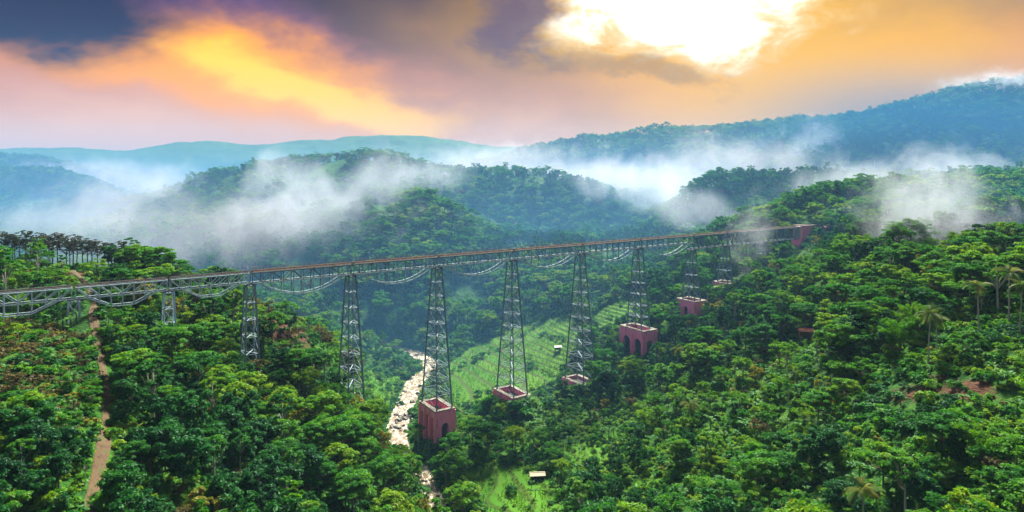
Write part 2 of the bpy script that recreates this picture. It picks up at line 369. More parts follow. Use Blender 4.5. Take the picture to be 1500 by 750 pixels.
def ground(X, Y, drop=True):
    X = np.asarray(X, float); Y = np.asarray(Y, float)
    z = smooth_h(X, Y)
    amp = np.clip((Y - 120) / 300, 0.5, 1) * np.where(Y > 480, np.clip(Y / 420, 1, 6), 1.0)
    sc = np.clip(Y * 0.10, 18, 260)
    scq = np.where(Y < 480, 26.0, np.where(Y < 1100, 70.0, 200.0))
    n1 = fbm(X, Y, 26.0, 4, 1); n2 = fbm(X, Y, 70.0, 4, 5); n3 = fbm(X, Y, 210.0, 5, 9)
    s1 = np.clip((Y - 380) / 200, 0, 1); s2 = np.clip((Y - 900) / 500, 0, 1)
    fl = np.clip((z - 8) / 15, 0.12, 1)
    z = z + fl * (n1 * 2.4 * (1 - s1) + n2 * 9 * s1 * (1 - s2) + n3 * 28 * s2)
    dr = seg_dist(X, Y, RIV); rw_ = np.interp(Y, [290, 312], [2.9, 4.5]); k = np.clip((dr - rw_) / 6.0, 0, 1); k = k * k * (3 - 2 * k)
    near = Y < 520
    zr = riv_z(Y) - 1.2
    z = np.where(near, z * k + zr * (1 - k), z)
    z = np.where(near & (dr > rw_), np.maximum(z, riv_z(Y) + 0.5 * k), z)
    if drop:
        for nm, P in FIELDS.items():
            z = np.where(inside(X, Y, P), z - 1.3, z)
    return z

SOIL = [(px(1322, 195), 6.5), (px(1425, 181), 7.5), (px(1300, 172), 4), (px(430, 296), 14), (px(395, 300), 10), (px(120, 276), 8), (px(1090, 420), 7), (px(880, 395), 7), (px(1190, 305), 7)]
def soil_at(X, Y):
    s_ = 0
    for (a, b), r in SOIL: s_ = s_ + np.exp(-((X - a) ** 2 + ((Y - b) * 0.6) ** 2) / r ** 2)
    return np.clip(s_, 0, 1)

us = np.arange(-1.02, 1.021, 0.003); ws = np.arange(math.log(55), math.log(3800), 0.0075)
UU, WW = np.meshgrid(us, ws); TY = np.exp(WW); TX = UU * TY
TZ = ground(TX, TY)
nr, nc = TZ.shape
idx = np.arange(nr * nc).reshape(nr, nc)
tq = np.stack([idx[:-1, :-1], idx[:-1, 1:], idx[1:, 1:], idx[1:, :-1]], -1).reshape(-1, 4)
M_GND, t, p = mat('hillside_ground')
g = t.new('ShaderNodeNewGeometry'); P_ = g.outputs['Position']
a1 = t.noise(P_, 0.35, 6, 0.65); a2 = t.noise(P_, 0.045, 4); a3 = t.noise(P_, 0.012, 5, 0.6)
gc = t.ramp(t.m('ADD', t.m('MULTIPLY', a1, 0.5), t.m('MULTIPLY', a2, 0.5)), [(0.32, (0.008, 0.05, 0.010)), (0.5, (0.025, 0.10, 0.010)), (0.62, (0.065, 0.155, 0.010)), (0.75, (0.11, 0.15, 0.02))])
at = t.new('ShaderNodeAttribute', attribute_name='soil')
so_f = t.ss(t.m('MULTIPLY', at.outputs['Fac'], t.m('ADD', t.m('MULTIPLY', a2, 1.2), t.m('SUBTRACT', a1, 0.2))), 0.55, 0.8)
gc = t.mix(so_f, gc, t.mix(a1, (0.035, 0.014, 0.010, 1), (0.12, 0.06, 0.038, 1)))
gc = t.mix(t.m('MULTIPLY', t.ss(a3, 0.5, 0.65), 0.5), gc, (0.014, 0.05, 0.022, 1))
t.put(p.inputs['Base Color'], gc); p.inputs['Roughness'].default_value = 0.95; p.inputs['Specular IOR Level'].default_value = 0.1
bp = t.new('ShaderNodeBump'); bp.inputs['Strength'].default_value = 1.0; bp.inputs['Distance'].default_value = 1.5
t.put(bp.inputs['Height'], t.m('ADD', a1, t.m('MULTIPLY', t.noise(P_, 0.09, 5, 0.7), 3))); t.l.new(bp.outputs[0], p.inputs['Normal'])
tm = fast_mesh('terrain', np.stack([TX, TY, TZ], -1).reshape(-1, 3), tq, [M_GND], True)
attr(tm, 'soil', soil_at(TX, TY))
ter = tag(link('terrain', tm), 'green hills and valley floor carrying the forest', 'terrain', kind='structure')
v, f = box(-4150, 4150, -450, 4050, -60, -40)
gs = link('ground', mesh('ground', v, f, [M_GND])); tag(gs, 'low ground sheet below the hills', 'ground', kind='structure')

# visibility of a point over the terrain (column running maximum of the view slope)
SL = (TZ + 2.0 - CZ) / TY
RM = np.maximum.accumulate(SL, 0)
def visible(X, Y, Ztop, margin=6.0):
    ci = np.clip(np.round((X / Y - us[0]) / 0.003).astype(int), 0, nc - 1)
    ri = np.clip(np.floor((np.log(Y) - ws[0]) / 0.0075).astype(int) - 2, 0, nr - 1)
    return (Ztop + margin - CZ) / Y > RM[ri, ci]

# ------------------------------------------------------------------ river, track, paddies
M_WAT, t, p = mat('muddy_water')
g = t.new('ShaderNodeNewGeometry'); P_ = g.outputs['Position']
fm = t.noise(t.vm('MULTIPLY', P_, (1.0, 0.45, 1)), 0.55, 7, 0.68, 0.8)
wc = t.mix(t.ss(fm, 0.50, 0.62), (0.24, 0.19, 0.13, 1), (0.62, 0.58, 0.50, 1))
t.put(p.inputs['Base Color'], wc); t.put(p.inputs['Roughness'], t.ss(fm, 0.45, 0.62, 0.12, 0.6))
bp = t.new('ShaderNodeBump'); bp.inputs['Strength'].default_value = 0.6; bp.inputs['Distance'].default_value = 0.3; t.put(bp.inputs['Height'], fm); t.l.new(bp.outputs[0], p.inputs['Normal'])
def resample(P, step):
    out = []
    for a, b in zip(P[:-1], P[1:]):
        n = max(1, int(np.hypot(*(b - a)) / step))
        out += [a + (b - a) * i / n for i in range(n)]
    out.append(P[-1]); out = np.array(out)
    for _ in range(6): out[1:-1] = (out[:-2] + 2 * out[1:-1] + out[2:]) / 4
    return out
def ribbon(P, half, zf, m=7, jit=0.0):
    P = resample(P, 1.5); T = np.gradient(P, axis=0); T /= np.linalg.norm(T, axis=1)[:, None]
    N = np.stack([-T[:, 1], T[:, 0]], 1)
    off = np.linspace(-1, 1, m)
    hw = (half(P[:, 1]) if callable(half) else half) * (1 + jit * fbm(P[:, 0], P[:, 1], 9, 3, 3))
    X = P[:, 0:1] + N[:, 0:1] * off * hw[:, None]; Y = P[:, 1:2] + N[:, 1:2] * off * hw[:, None]
    Z = zf(X, Y, np.broadcast_to(off, X.shape))
    n = len(P); ix = np.arange(n * m).reshape(n, m)
    q = np.stack([ix[:-1, :-1], ix[:-1, 1:], ix[1:, 1:], ix[1:, :-1]], -1).reshape(-1, 4)
    return np.stack([X, Y, Z], -1).reshape(-1, 3), q
v, q = ribbon(RIV, lambda yy: np.interp(yy, [290, 312], [3.6, 5.4]), lambda X, Y, o: riv_z(Y) - 0.1 + 0.12 * fbm(X, Y, 2.2, 3, 4), 15)
tag(link('river', fast_mesh('river', v, q, [M_WAT], True)), 'pale muddy river running over rapids in the valley', 'river', kind='structure')
M_DIRT, t, p = mat('track_earth')
g = t.new('ShaderNodeNewGeometry'); fn = t.noise(g.outputs['Position'], 0.8, 6, 0.65)
f2 = t.noise(g.outputs['Position'], 2.6, 4, 0.7); fn = t.m('ADD', t.m('MULTIPLY', fn, 0.6), t.m('MULTIPLY', f2, 0.4))
t.put(p.inputs['Base Color'], t.ramp(fn, [(0.36, (0.025, 0.016, 0.010)), (0.46, (0.058, 0.028, 0.013)), (0.51, (0.10, 0.048, 0.022)), (0.56, (0.025, 0.06, 0.008))])); p.inputs['Roughness'].default_value = 0.95
v, q = ribbon(PTH, 1.3, lambda X, Y, o: ground(X, Y) + 0.30 - 0.22 * (np.abs(np.abs(o) - 0.5) < 0.2) - 0.7 * (np.abs(o) > 0.95), 9, 0.5)
tag(link('dirt_track', fast_mesh('dirt_track', v, q, [M_DIRT], True)), 'reddish rutted dirt track climbing the hillside under the viaduct', 'track', kind='structure')

M_PAD, t, p = mat('rice_paddy')
g = t.new('ShaderNodeNewGeometry'); P_ = g.outputs['Position']
a1 = t.noise(P_, 1.8, 5, 0.7); a2 = t.noise(P_, 0.07, 3)
at = t.new('ShaderNodeAttribute', attribute_name='bund')
pc = t.mix(t.m('ADD', t.m('MULTIPLY', a1, 0.4), t.m('MULTIPLY', a2, 0.6)), (0.018, 0.12, 0.004, 1), (0.060, 0.19, 0.004, 1))
ac = t.new('ShaderNodeAttribute', attribute_name='crop'); pc = t.mix(t.m('MULTIPLY', ac.outputs['Fac'], .7), pc, (0.085, 0.20, 0.010, 1))
pc = t.mix(t.m('MULTIPLY', at.outputs['Fac'], t.ss(a1, 0.3, 0.65, 0.3, 0.9)), pc, (0.045, 0.055, 0.015, 1))
t.put(p.inputs['Base Color'], pc); p.inputs['Roughness'].default_value = 0.9; p.inputs['Specular IOR Level'].default_value = 0.15
bp = t.new('ShaderNodeBump'); bp.inputs['Strength'].default_value = 0.8; bp.inputs['Distance'].default_value = 0.3; t.put(bp.inputs['Height'], a1); t.l.new(bp.outputs[0], p.inputs['Normal'])
def paddies(nm, label, step, cell=0.7):
    P = np.array(FIELDS[nm]); x0, y0 = P.min(0) - 1; x1, y1 = P.max(0) + 1
    X, Y = np.meshgrid(np.arange(x0, x1, cell), np.arange(y0, y1, cell))
    Z = ground(X, Y, False) + 0.9 * vnoise(X, Y, 30, 4)
    lv = Z / step + 0.35 * vnoise(X, Y, 16, 2); fl = np.floor(lv); fr = lv - fl
    k = np.clip((fr - 0.80) / 0.2, 0, 1)
    sharp = np.clip((X / Y - .03) / .06, .30, .95) if nm == 'main' else (.5 if nm != 'upper' else .9)
    Zq = sharp * ((fl + k * k * (3 - 2 * k)) * step + 0.2 * np.exp(-((fr - 0.78) / 0.05) ** 2)) + (1 - sharp) * (lv - .4) * step + 0.1
    # cross bunds inside a level
    cb = np.abs(((X * 0.8 + Y * 0.35 + 9 * fl) / 17.0) % 1 - 0.5) < 0.022
    Zq = Zq + 0.16 * cb
    bund = np.clip(np.maximum(np.clip((fr - .74) * 12, 0, 1), cb * 0.7), 0, 1)
    cropv = (np.sin(fl * 12.9 + np.floor((X * 0.8 + Y * 0.35 + 9 * fl) / 17.0 + .5) * 78.2) * 43758.5) % 1
    n, m = X.shape; ix = np.arange(n * m).reshape(n, m)
    q = np.stack([ix[:-1, :-1], ix[:-1, 1:], ix[1:, 1:], ix[1:, :-1]], -1).reshape(-1, 4)
    cx = (X[:-1, :-1] + cell / 2).ravel(); cy_ = (Y[:-1, :-1] + cell / 2).ravel()
    wob = 1.6 * vnoise(cx, cy_, 7, 6)
    ok = inside(cx + wob, cy_ + wob, P); lvl = fl[:-1, :-1].ravel().astype(int)
    root = empty('rice_terraces', (0, 0, 0), label, 'rice field', kind='structure')
    for L in np.unique(lvl[ok]):
        qq = q[ok & (lvl == L)]
        if len(qq) < 12: 
            continue
        u_, inv = np.unique(qq, return_inverse=True)
        vv = np.stack([X, Y, Zq], -1).reshape(-1, 3)[u_]
        me = fast_mesh('paddy', vv, inv.reshape(-1, 4), [M_PAD], True); attr(me, 'bund', bund.ravel()[u_]); attr(me, 'crop', cropv.ravel()[u_])
        link('paddy', me, root)
paddies('main', 'large bright green terraced rice fields on the slope behind the river tower', 1.35)
paddies('left', 'small flat green rice field on the river bank under the viaduct', 0.9)
paddies('low', 'dark green rice field on the valley floor by the river bend', 0.8)
paddies('side', 'small green rice field beside the pale roofed hut', 0.9)
paddies('upper', 'yellow green stepped terraces above the arched pink pedestal', 1.3)

# ------------------------------------------------------------------ viaduct
ZD = 84.0
KD = 303.0 * 1660
def BP(x):
    d = KD / (2300 - x); return Vector(((x - 750) * d / 1000, d, 0))
Bv = (BP(1165) - BP(108)).normalized(); Tv = Vector((-Bv.y, Bv.x, 0))
def hsec(name, m_):
    # unit H-section along z
    o = [(-.5, -.5), (.5, -.5), (.5, -.32), (.14, -.32), (.14, .32), (.5, .32), (.5, .5), (-.5, .5), (-.5, .32), (-.14, .32), (-.14, -.32), (-.5, -.32)]
    n = len(o)
    v = [(x, y, -.5) for x, y in o] + [(x, y, .5) for x, y in o]
    f = [(i, (i + 1) % n, n + (i + 1) % n, n + i) for i in range(n)] + [tuple(range(n - 1, -1, -1)), tuple(range(n, 2 * n))]
    return mesh(name, v, f, [m_])
BEAM = {m_.name: hsec('beam_' + m_.name, m_) for m_ in (M_STEEL, M_STEELP, M_STEELD, M_RUST, M_RAIL)}
def beam(name, p, q, w, h, m_, root):
    o = bpy.data.objects.new(name, BEAM[m_.name]); COL.objects.link(o); o.parent = root
    d = q - p; L = d.length
    z = d / L; x = z.cross(Vector((0, 0, 1)))
    x = x.normalized() if x.length > 1e-3 else Tv.copy()
    y = z.cross(x)
    o.rotation_mode = 'QUATERNION'; o.rotation_quaternion = Matrix((x, y, z)).transposed().to_quaternion()
    o.location = (p + q) / 2 - root.location; o.scale = (w, h, L)
    return o
PIERS = [-62, 108, 247, 366, 514, 640, 750, 850, 935, 1013, 1062, 1115, 1166]
SPAN_LAB = [
 'pale blue truss span running out past the last low tower over brown scrub',
 'pale blue truss span crossing above the dirt track with sagging belly chord',
 'pale blue truss span above the green trees beside the dirt track',
 'fish bellied truss span starting at the brown spur where pale spans end',
 'fish bellied truss span over the small rice field on the river bank',
 'fish bellied truss span from the river pedestal tower over the rice terraces',
 'fish bellied truss span above the stepped rice terraces and tree line',
 'fish bellied truss span between the terraces and the arched pink pedestal',
 'fish bellied truss span ending above the square pink pedestal with doorway',
 'deep straight girder span next to the square pink pedestal tower',
 'deep straight girder span half hidden in drifting smoke',
 'deep straight girder span resting on the pink abutment']
def span(i, xa, xb):
    kind = 'approach' if i < 3 else ('main' if i < 9 else 'deep')
    pa, pb = BP(xa), BP(xb); L = (pb - pa).length
    gap = 0.55
    a = pa + Bv * gap; L -= 2 * gap
    root = empty('truss_span', (pa + pb) / 2 + Vector((0, 0, ZD - 6)), SPAN_LAB[i], 'bridge span', 'spans of the railway viaduct')
    hw = 1.9
    ms = M_STEELP if kind == 'approach' else M_STEEL
    wf = .74 if kind == 'approach' else 1.0
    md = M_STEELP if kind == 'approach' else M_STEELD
    top = -1.0; bot = {'approach': -4.7, 'main': -5.0, 'deep': -8.4}[kind]
    npan = {'approach': 8, 'main': 10, 'deep': 8}[kind]
    def P(s, t_, z): return a + Bv * (s * L) + Tv * t_ + Vector((0, 0, ZD + z))
    for sd in (-1, 1):
        t_ = sd * hw
        beam('top_chord', P(0, t_, top), P(1, t_, top), .5 * wf, .5 * wf, ms, root)
        beam('bottom_chord', P(0, t_, bot), P(1, t_, bot), .42 * wf, .42 * wf, M_STEELP if kind != 'deep' else ms, root)
        for k in range(npan + 1):
            s = k / npan
            beam('vertical_post', P(s, t_, bot + .2), P(s, t_, top - .2), .26 * wf, .26 * wf, ms, root)
            if k < npan:
                up = (k < npan / 2) if kind == 'approach' else (k % 2 == 0)
                z0, z1 = (top - .2, bot + .2) if up else (bot + .2, top - .2)
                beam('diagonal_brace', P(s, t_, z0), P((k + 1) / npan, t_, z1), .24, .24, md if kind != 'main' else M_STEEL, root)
        if kind != 'deep':
            e = .12 if kind == 'approach' else .07
            sag = 3.6 if kind == 'approach' else 5.6
            nodes = [e] + [k / npan for k in range(1 if e < .1 else 2, npan if e < .1 else npan - 1)] + [1 - e]
            def bz(s):
                if kind == 'approach':
                    return bot - sag * min(1.0, (min(s, 1 - s) - e) / (.375 - e))
                q = (s - .5) / (.5 - e); return bot - sag * (1 - q * q)
            pts = [P(s, t_, bz(s)) for s in nodes]
            for k in range(len(pts) - 1): beam('belly_chord', pts[k], pts[k + 1], .42 * wf, .42 * wf, M_STEELP, root)
            for s, pt in zip(nodes[1:-1], pts[1:-1]): beam('hanger', pt, P(s, t_, bot), .24, .24, M_STEELP if sd < 0 else ms, root)
    for k in range(npan + 1):
        s = k / npan
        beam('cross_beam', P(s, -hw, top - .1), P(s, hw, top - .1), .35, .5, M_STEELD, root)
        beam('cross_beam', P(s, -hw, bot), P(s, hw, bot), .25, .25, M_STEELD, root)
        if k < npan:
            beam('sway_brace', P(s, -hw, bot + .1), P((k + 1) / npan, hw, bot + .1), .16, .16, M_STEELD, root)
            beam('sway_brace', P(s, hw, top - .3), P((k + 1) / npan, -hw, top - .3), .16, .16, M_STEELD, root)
        if kind == 'main' and .12 < s < .88:
            beam('sway_brace', P(s, -hw, bz(s)), P(s, hw, bot), .14, .14, M_STEELD, root)
    # deck: sleepers, rails, walkways, handrails
    parts = []
    off = a + Vector((0, 0, ZD)) - root.location
    ns = int(L / .7)
    for k in range(ns):
        c_ = off + Bv * ((k + .5) * L / ns)
        v, f = box(-1, 1, -1, 1, -1, 1)
        parts.append(([c_ + Bv * (x * .12) + Tv * (y * 1.5) + Vector((0, 0, -.55 + z * .1)) for x, y, z in v], f))
    v, f = join(parts); tag(link('sleepers', mesh('sleepers', v, f, [M_WOOD]), root), kind='stuff')
    for sd in (-1, 1):
        beam('rail', P(0, sd * .55, -.32), P(1, sd * .55, -.32), .14, .2, M_RAIL, root)
        beam('walkway', P(0, sd * 2.05, -.50), P(1, sd * 2.05, -.50), .38, .16, M_RUST if kind != 'approach' else M_STEELD, root)
        beam('handrail', P(0, sd * 2.45, .45), P(1, sd * 2.45, .45), .09, .09, M_RUST if kind != 'approach' else M_STEELD, root)
        for k in range(npan + 1): beam('handrail_post', P(k / npan, sd * 2.45, -.55), P(k / npan, sd * 2.45, .45), .08, .08, M_STEELD, root)
    return root
for i in range(len(PIERS) - 1): span(i, PIERS[i], PIERS[i + 1])

TOWERS = {  # pier column: (foot height, cap height below deck, label)
 108: (70.5, 5.1, 'low pale steel tower beside the dirt track with dark plants at its foot'),
 247: (61.5, 5.1, 'short pale steel tower sunk among bright green tree crowns'),
 366: (46.5, 5.4, 'mid height steel tower at the brown spur where pale spans end'),
 514: (27.5, 5.4, 'tall lattice tower rising from trees above the small rice field'),
 640: (17.7, 5.4, 'tallest lattice tower standing on the bright pink pedestal by the river'),
 750: (16.2, 5.4, 'tall lattice tower in front of the flat green rice fields'),
 850: (14.8, 5.4, 'tall lattice tower in front of the stepped terraces on a ruined base'),
 935: (36.2, 5.4, 'lattice tower standing on the arched pink pedestal on the slope'),
 1013: (46.8, 8.8, 'lattice tower standing on the square pink pedestal with a doorway'),
 1062: (54.0, 8.8, 'hazy lattice tower above a small pink base among trees'),
 1115: (62.0, 8.8, 'short hazy tower half hidden by drifting smoke near the abutment')}
def tower(x, z0, cap, label):
    c_ = BP(x); zt = ZD - cap - .6; H = zt - z0
    root = empty('trestle_tower', (c_.x, c_.y, z0), label, 'tower', 'towers of the railway viaduct')
    pale = x < 300
    ml = M_STEELP if pale else M_STEEL; mb = M_STEELP if pale else M_STEEL
    def dims(h): return (1.5 + 2.3 * h / 62, 1.9 + 5.6 * h / 62)     # half widths h below the cap
    def P(z, sb, st_):
        hb, ht = dims(zt - z); return Vector((c_.x, c_.y, z)) + Bv * (sb * hb) + Tv * (st_ * ht)
    nl = max(1, round(H / 6.2))
    lv = [z0 + H * k / nl for k in range(nl + 1)]
    cor = [(-1, -1), (1, -1), (1, 1), (-1, 1)]
    for sb, st_ in cor: beam('leg', P(z0, sb, st_), P(zt, sb, st_), .5, .5, ml, root)
    for k, z in enumerate(lv):
        for j in range(4):
            p, q = cor[j], cor[(j + 1) % 4]
            if k > 0: beam('strut', P(z, *p), P(z, *q), .22, .22, ml, root)
            if k < nl:
                beam('cross_brace', P(z, *p), P(lv[k + 1], *q), .16, .16, mb, root)
                beam('cross_brace', P(z, *q), P(lv[k + 1], *p), .16, .16, mb, root)
        if k > 0: beam('diaphragm_brace', P(z, -1, -1), P(z, 1, 1), .16, .16, M_STEELP, root); beam('diaphragm_brace', P(z, 1, -1), P(z, -1, 1), .16, .16, M_STEELP, root)
    for sb in (-1, 1): beam('cap_beam', P(zt + .3, sb, -1.35), P(zt + .3, sb, 1.35), .55, .6, ml, root)
    for st_ in (-1, 1): beam('cap_beam', P(zt + .75, -1.3, st_), P(zt + .75, 1.3, st_), .6, .3, M_STEELD, root)
    return root
for x, (z0, cap, lab) in TOWERS.items(): tower(x, z0, cap, lab)

# masonry pedestals
M_ARCHSHADE, t, p = mat('arch_shade_dark'); g = t.new('ShaderNodeNewGeometry'); t.put(p.inputs['Base Color'], t.mix(t.noise(g.outputs['Position'], 1.5, 5), (0.012, 0.014, 0.02, 1), (0.06, 0.06, 0.06, 1))); p.inputs['Roughness'].default_value = 1  # near-black colour that paints in the shade inside the pedestals
ROT = math.atan2(Tv.y, Tv.x)
def outline(L, H, arches):
    o = [(-L / 2, 0)]
    for xc, w, h in arches:
        o.append((xc - w / 2, 0))
        for k in range(9):
            th = math.pi * (1 - k / 8); o.append((xc + w / 2 * math.cos(th), h - w / 2 + w / 2 * math.sin(th)))
        o.append((xc + w / 2, 0))
    return o + [(L / 2, 0), (L / 2, H), (-L / 2, H)]
def pedestal(x, zt, zb, Lt, Lb, label, arches_l, arches_s, ruin=0.0):
    c_ = BP(x); H = zt - zb - .35
    root = empty('stone_pedestal', (c_.x, c_.y, zb), label, 'pedestal', 'masonry pedestals of the viaduct')
    root.rotation_euler = (0, 0, ROT)
    th = 1.3
    for sd in (-1, 1):
        v, f = prism(outline(Lt, H, arches_l), th); lw = link('wall', mesh('long_wall', v, f, [M_PINK]), root, (0, sd * (Lb / 2 - th / 2), 0))
        v, f = prism(outline(Lb - 2 * th, H, arches_s), th)
        sw_ = link('wall', mesh('short_wall', v, f, [M_PINK]), root, (sd * (Lt / 2 - th / 2), 0, 0)); sw_.rotation_euler = (0, 0, R(90))
        # coping stones
        n = max(3, int(Lt / 2.4)); w = (Lt + .5) / n
        for k in range(n):
            v, f = box(-w / 2 + .03, w / 2 - .03, -.95, .95, 0, .38 + .1 * random.random() - ruin * random.random())
            link('coping_stone', mesh('coping_stone', v, f, [M_STONE]), lw, (-Lt / 2 - .25 + (k + .5) * w, sd * (th / 2 - .75), H))
        n = max(2, int((Lb - 3) / 2.4)); w = (Lb - 3.4) / n
        for k in range(n):
            v, f = box(-w / 2 + .03, w / 2 - .03, -.95, .95, 0, .36 + .1 * random.random())
            link('coping_stone', mesh('coping_stone', v, f, [M_STONE]), sw_, (-(Lb - 3.4) / 2 + (k + .5) * w, -sd * (th / 2 - .75), H))
        # buttresses between the arches
        xs = sorted(a_[0] for a_ in arches_l); mids = [-Lt / 2 + .55] + [(p + q) / 2 for p, q in zip(xs[:-1], xs[1:])] + [Lt / 2 - .55]
        for xm in mids:
            v, f = box(-.5, .5, -.3, .3, 0, H - .6); link('buttress', mesh('buttress', v, f, [M_PINK]), lw, (xm, sd * (th / 2 + .29), 0))
        # legs stand on bearing blocks
        for s2 in (-1, 1):
            hb, ht = 1.5 + 2.3 * (ZD - 6 - zt) / 62, 1.9 + 5.6 * (ZD - 6 - zt) / 62
            v, f = box(-.7, .7, -.7, .7, -1.2, .34); link('bearing_block', mesh('bearing_block', v, f, [M_STONE]), root, (sd * ht, s2 * hb, H))
    v, f = box(-Lt / 2 + th + .5, Lt / 2 - th - .5, -Lb / 2 + th + .5, Lb / 2 - th - .5, 0, H * .82); link('shade_core', mesh('shade_core', v, f, [M_ARCHSHADE]), root)  # added dark block so the arches and hollow top read as shaded
    return root
pedestal(640, 17.7, 2.5, 16.2, 9.4, 'bright pink arched masonry pedestal with hollow top beside the river', [(-5.2, 3.2, 11.6), (0, 3.2, 11.6), (5.2, 3.2, 11.6)], [(0, 3.4, 9.5)])
pedestal(750, 16.2, 5.0, 17, 10.2, 'overgrown pink pedestal just in front of the flat rice fields', [(-5, 3, 7.5), (0, 3, 7.5), (5, 3, 7.5)], [(0, 3, 7)])
pedestal(850, 14.8, 8.0, 16.5, 10.0, 'ruined brownish pink pedestal low in the bushes below the terraces', [(-4.5, 2.6, 4.6), (4.5, 2.6, 4.6)], [(0, 2.6, 4.4)], 0.3)
pedestal(935, 36.2, 22.5, 18, 10, 'pink pedestal with large dark arches and soot streaks on the slope', [(-4.6, 5.2, 9.0), (3.8, 5.2, 9.0)], [(0, 4.2, 8.5)])
pedestal(1013, 46.8, 37.0, 13.5, 9.6, 'square pink pedestal with one dark arched doorway on the slope', [(0, 2.8, 6.2)], [])
pedestal(1062, 54.0, 47.0, 12, 9, 'small pink pedestal almost buried in the hazy trees', [(0, 2.4, 4.6)], [])
# low concrete footings under the short towers
M_CONC, t, p = mat('concrete'); g = t.new('ShaderNodeNewGeometry'); t.put(p.inputs['Base Color'], t.mix(t.noise(g.outputs['Position'], 1.5, 5), (0.16, 0.16, 0.15, 1), (0.36, 0.36, 0.34, 1))); p.inputs['Roughness'].default_value = 0.9
for x, lab in ((108, 'low concrete footing under the pale tower beside the dirt track'), (247, 'concrete footing hidden among tree crowns under the short pale tower'), (366, 'concrete footing of the tower at the brown spur'), (514, 'concrete footing of the tower above the small rice field'), (1115, 'concrete footing under the hazy tower near the abutment')):
    z0 = TOWERS[x][0]; c_ = BP(x); h = ZD - 6 - z0
    hb, ht = 1.5 + 2.3 * h / 62, 1.9 + 5.6 * h / 62
    root = empty('tower_footing', (c_.x, c_.y, z0), lab, 'footing', 'tower footings'); root.rotation_euler = (0, 0, ROT)
    for sx in (-1, 1):
        for sy in (-1, 1):
            v, f = prism([(-1.1, -6), (1.1, -6), (.7, -.02), (-.7, -.02)], 1.7); link('block', mesh('footing_block', v, f, [M_CONC]), root, (sx * ht, sy * hb, 0))
# abutment: stepped pink wing wall that runs back into the slope, parapets and a short approach bank
c_ = BP(1166); ab = empty('bridge_abutment', (c_.x, c_.y, 68), 'pink sloping abutment wall where the viaduct meets the hillside', 'abutment')
ab.rotation_euler = (0, 0, math.atan2(Bv.y, Bv.x))
def rel(z): return z - 68
for sd in (-1, 1):
    v, f = prism([(1.5, rel(62)), (5, rel(66)), (20, rel(82.0)), (20, rel(83.7)), (1.5, rel(83.7))], 1.2)
    link('wing_wall', mesh('wing_wall', v, f, [M_PINK]), ab, (0, sd * 2.9, 0))
    v, f = box(1.2, 20.3, -.75, .75, 0, .35); link('coping', mesh('coping', v, f, [M_STONE]), ab, (0, sd * 2.9, rel(83.7) + .003))
v, f = box(.2, 1.5, -3.5, 3.5, rel(62), rel(75.1)); link('bearing_wall', mesh('bearing_wall', v, f, [M_PINK]), ab)
v, f = box(-4.5, .2, -4.2, 4.2, rel(60), rel(72.5)); link('toe_wall', mesh('toe_wall', v, f, [M_PINK]), ab)
M_BAL, t, p = mat('track_ballast'); g = t.new('ShaderNodeNewGeometry'); t.put(p.inputs['Base Color'], t.mix(t.noise(g.outputs['Position'], 2.5, 5, .7), (0.16, 0.14, 0.12, 1), (0.42, 0.39, 0.35, 1))); p.inputs['Roughness'].default_value = 0.95
v, f = box(1.5, 20, -2.3, 2.3, rel(75), rel(83.4)); link('fill', mesh('fill', v, f, [M_BAL]), ab)
bed = empty('railway_bed', (c_.x, c_.y, 80), 'ballast track bed leaving the abutment along the hillside', 'railway', kind='structure')
TR = np.array([(c_ + Bv * s + Tv * (-(max(s - 20, 0)) ** 2 * .004))[:2] for s in range(20, 90, 5)])
v, q = ribbon(TR, 2.6, lambda X, Y, o: 83.5 - 2.4 * (np.abs(o) > .85), 7)
v = v - np.array([c_.x, c_.y, 80]); link('ballast', fast_mesh('ballast', v, q, [M_BAL], False), bed)

# boulders in the river
def boulder(seed):
    rg = random.Random(seed); bm = bmesh.new(); bmesh.ops.create_icosphere(bm, subdivisions=2, radius=1)
    for vv in bm.verts:
        n = vnoise(np.array([vv.co.x * 3 + seed * 9]), np.array([vv.co.y * 3 + vv.co.z * 2.3]), 1.6, seed)[0]
        vv.co *= 1 + n * .7; vv.co.z *= .65
    me = bpy.data.meshes.new('boulder'); bm.to_mesh(me); bm.free(); me.materials.append(M_ROCK); return me
BO = [boulder(k) for k in range(4)]
rg = random.Random(5)
for k in range(46):
    if k < 26: y = rg.uniform(318, 338); x = -54.5 + rg.gauss(0, 3.4)
    elif k < 40: y = rg.uniform(338, 400); x = -54.5 + rg.choice((-1, 1)) * rg.uniform(2.5, 5.2)
    else: y = rg.uniform(250, 285); x = np.interp(y, RIV[:, 1], RIV[:, 0]) + rg.uniform(-4, 4)
    o = link('boulder', BO[k % 4], None, (x, y, float(riv_z(y)) + .1)); s = rg.uniform(.5, 1.5); o.scale = (s, s * rg.uniform(.7, 1.2), s)
    o.rotation_euler = (0, 0, rg.uniform(0, 6.3))
    tag(o, 'dark boulder in the rapids of the muddy river', 'boulder', 'boulders in the river')

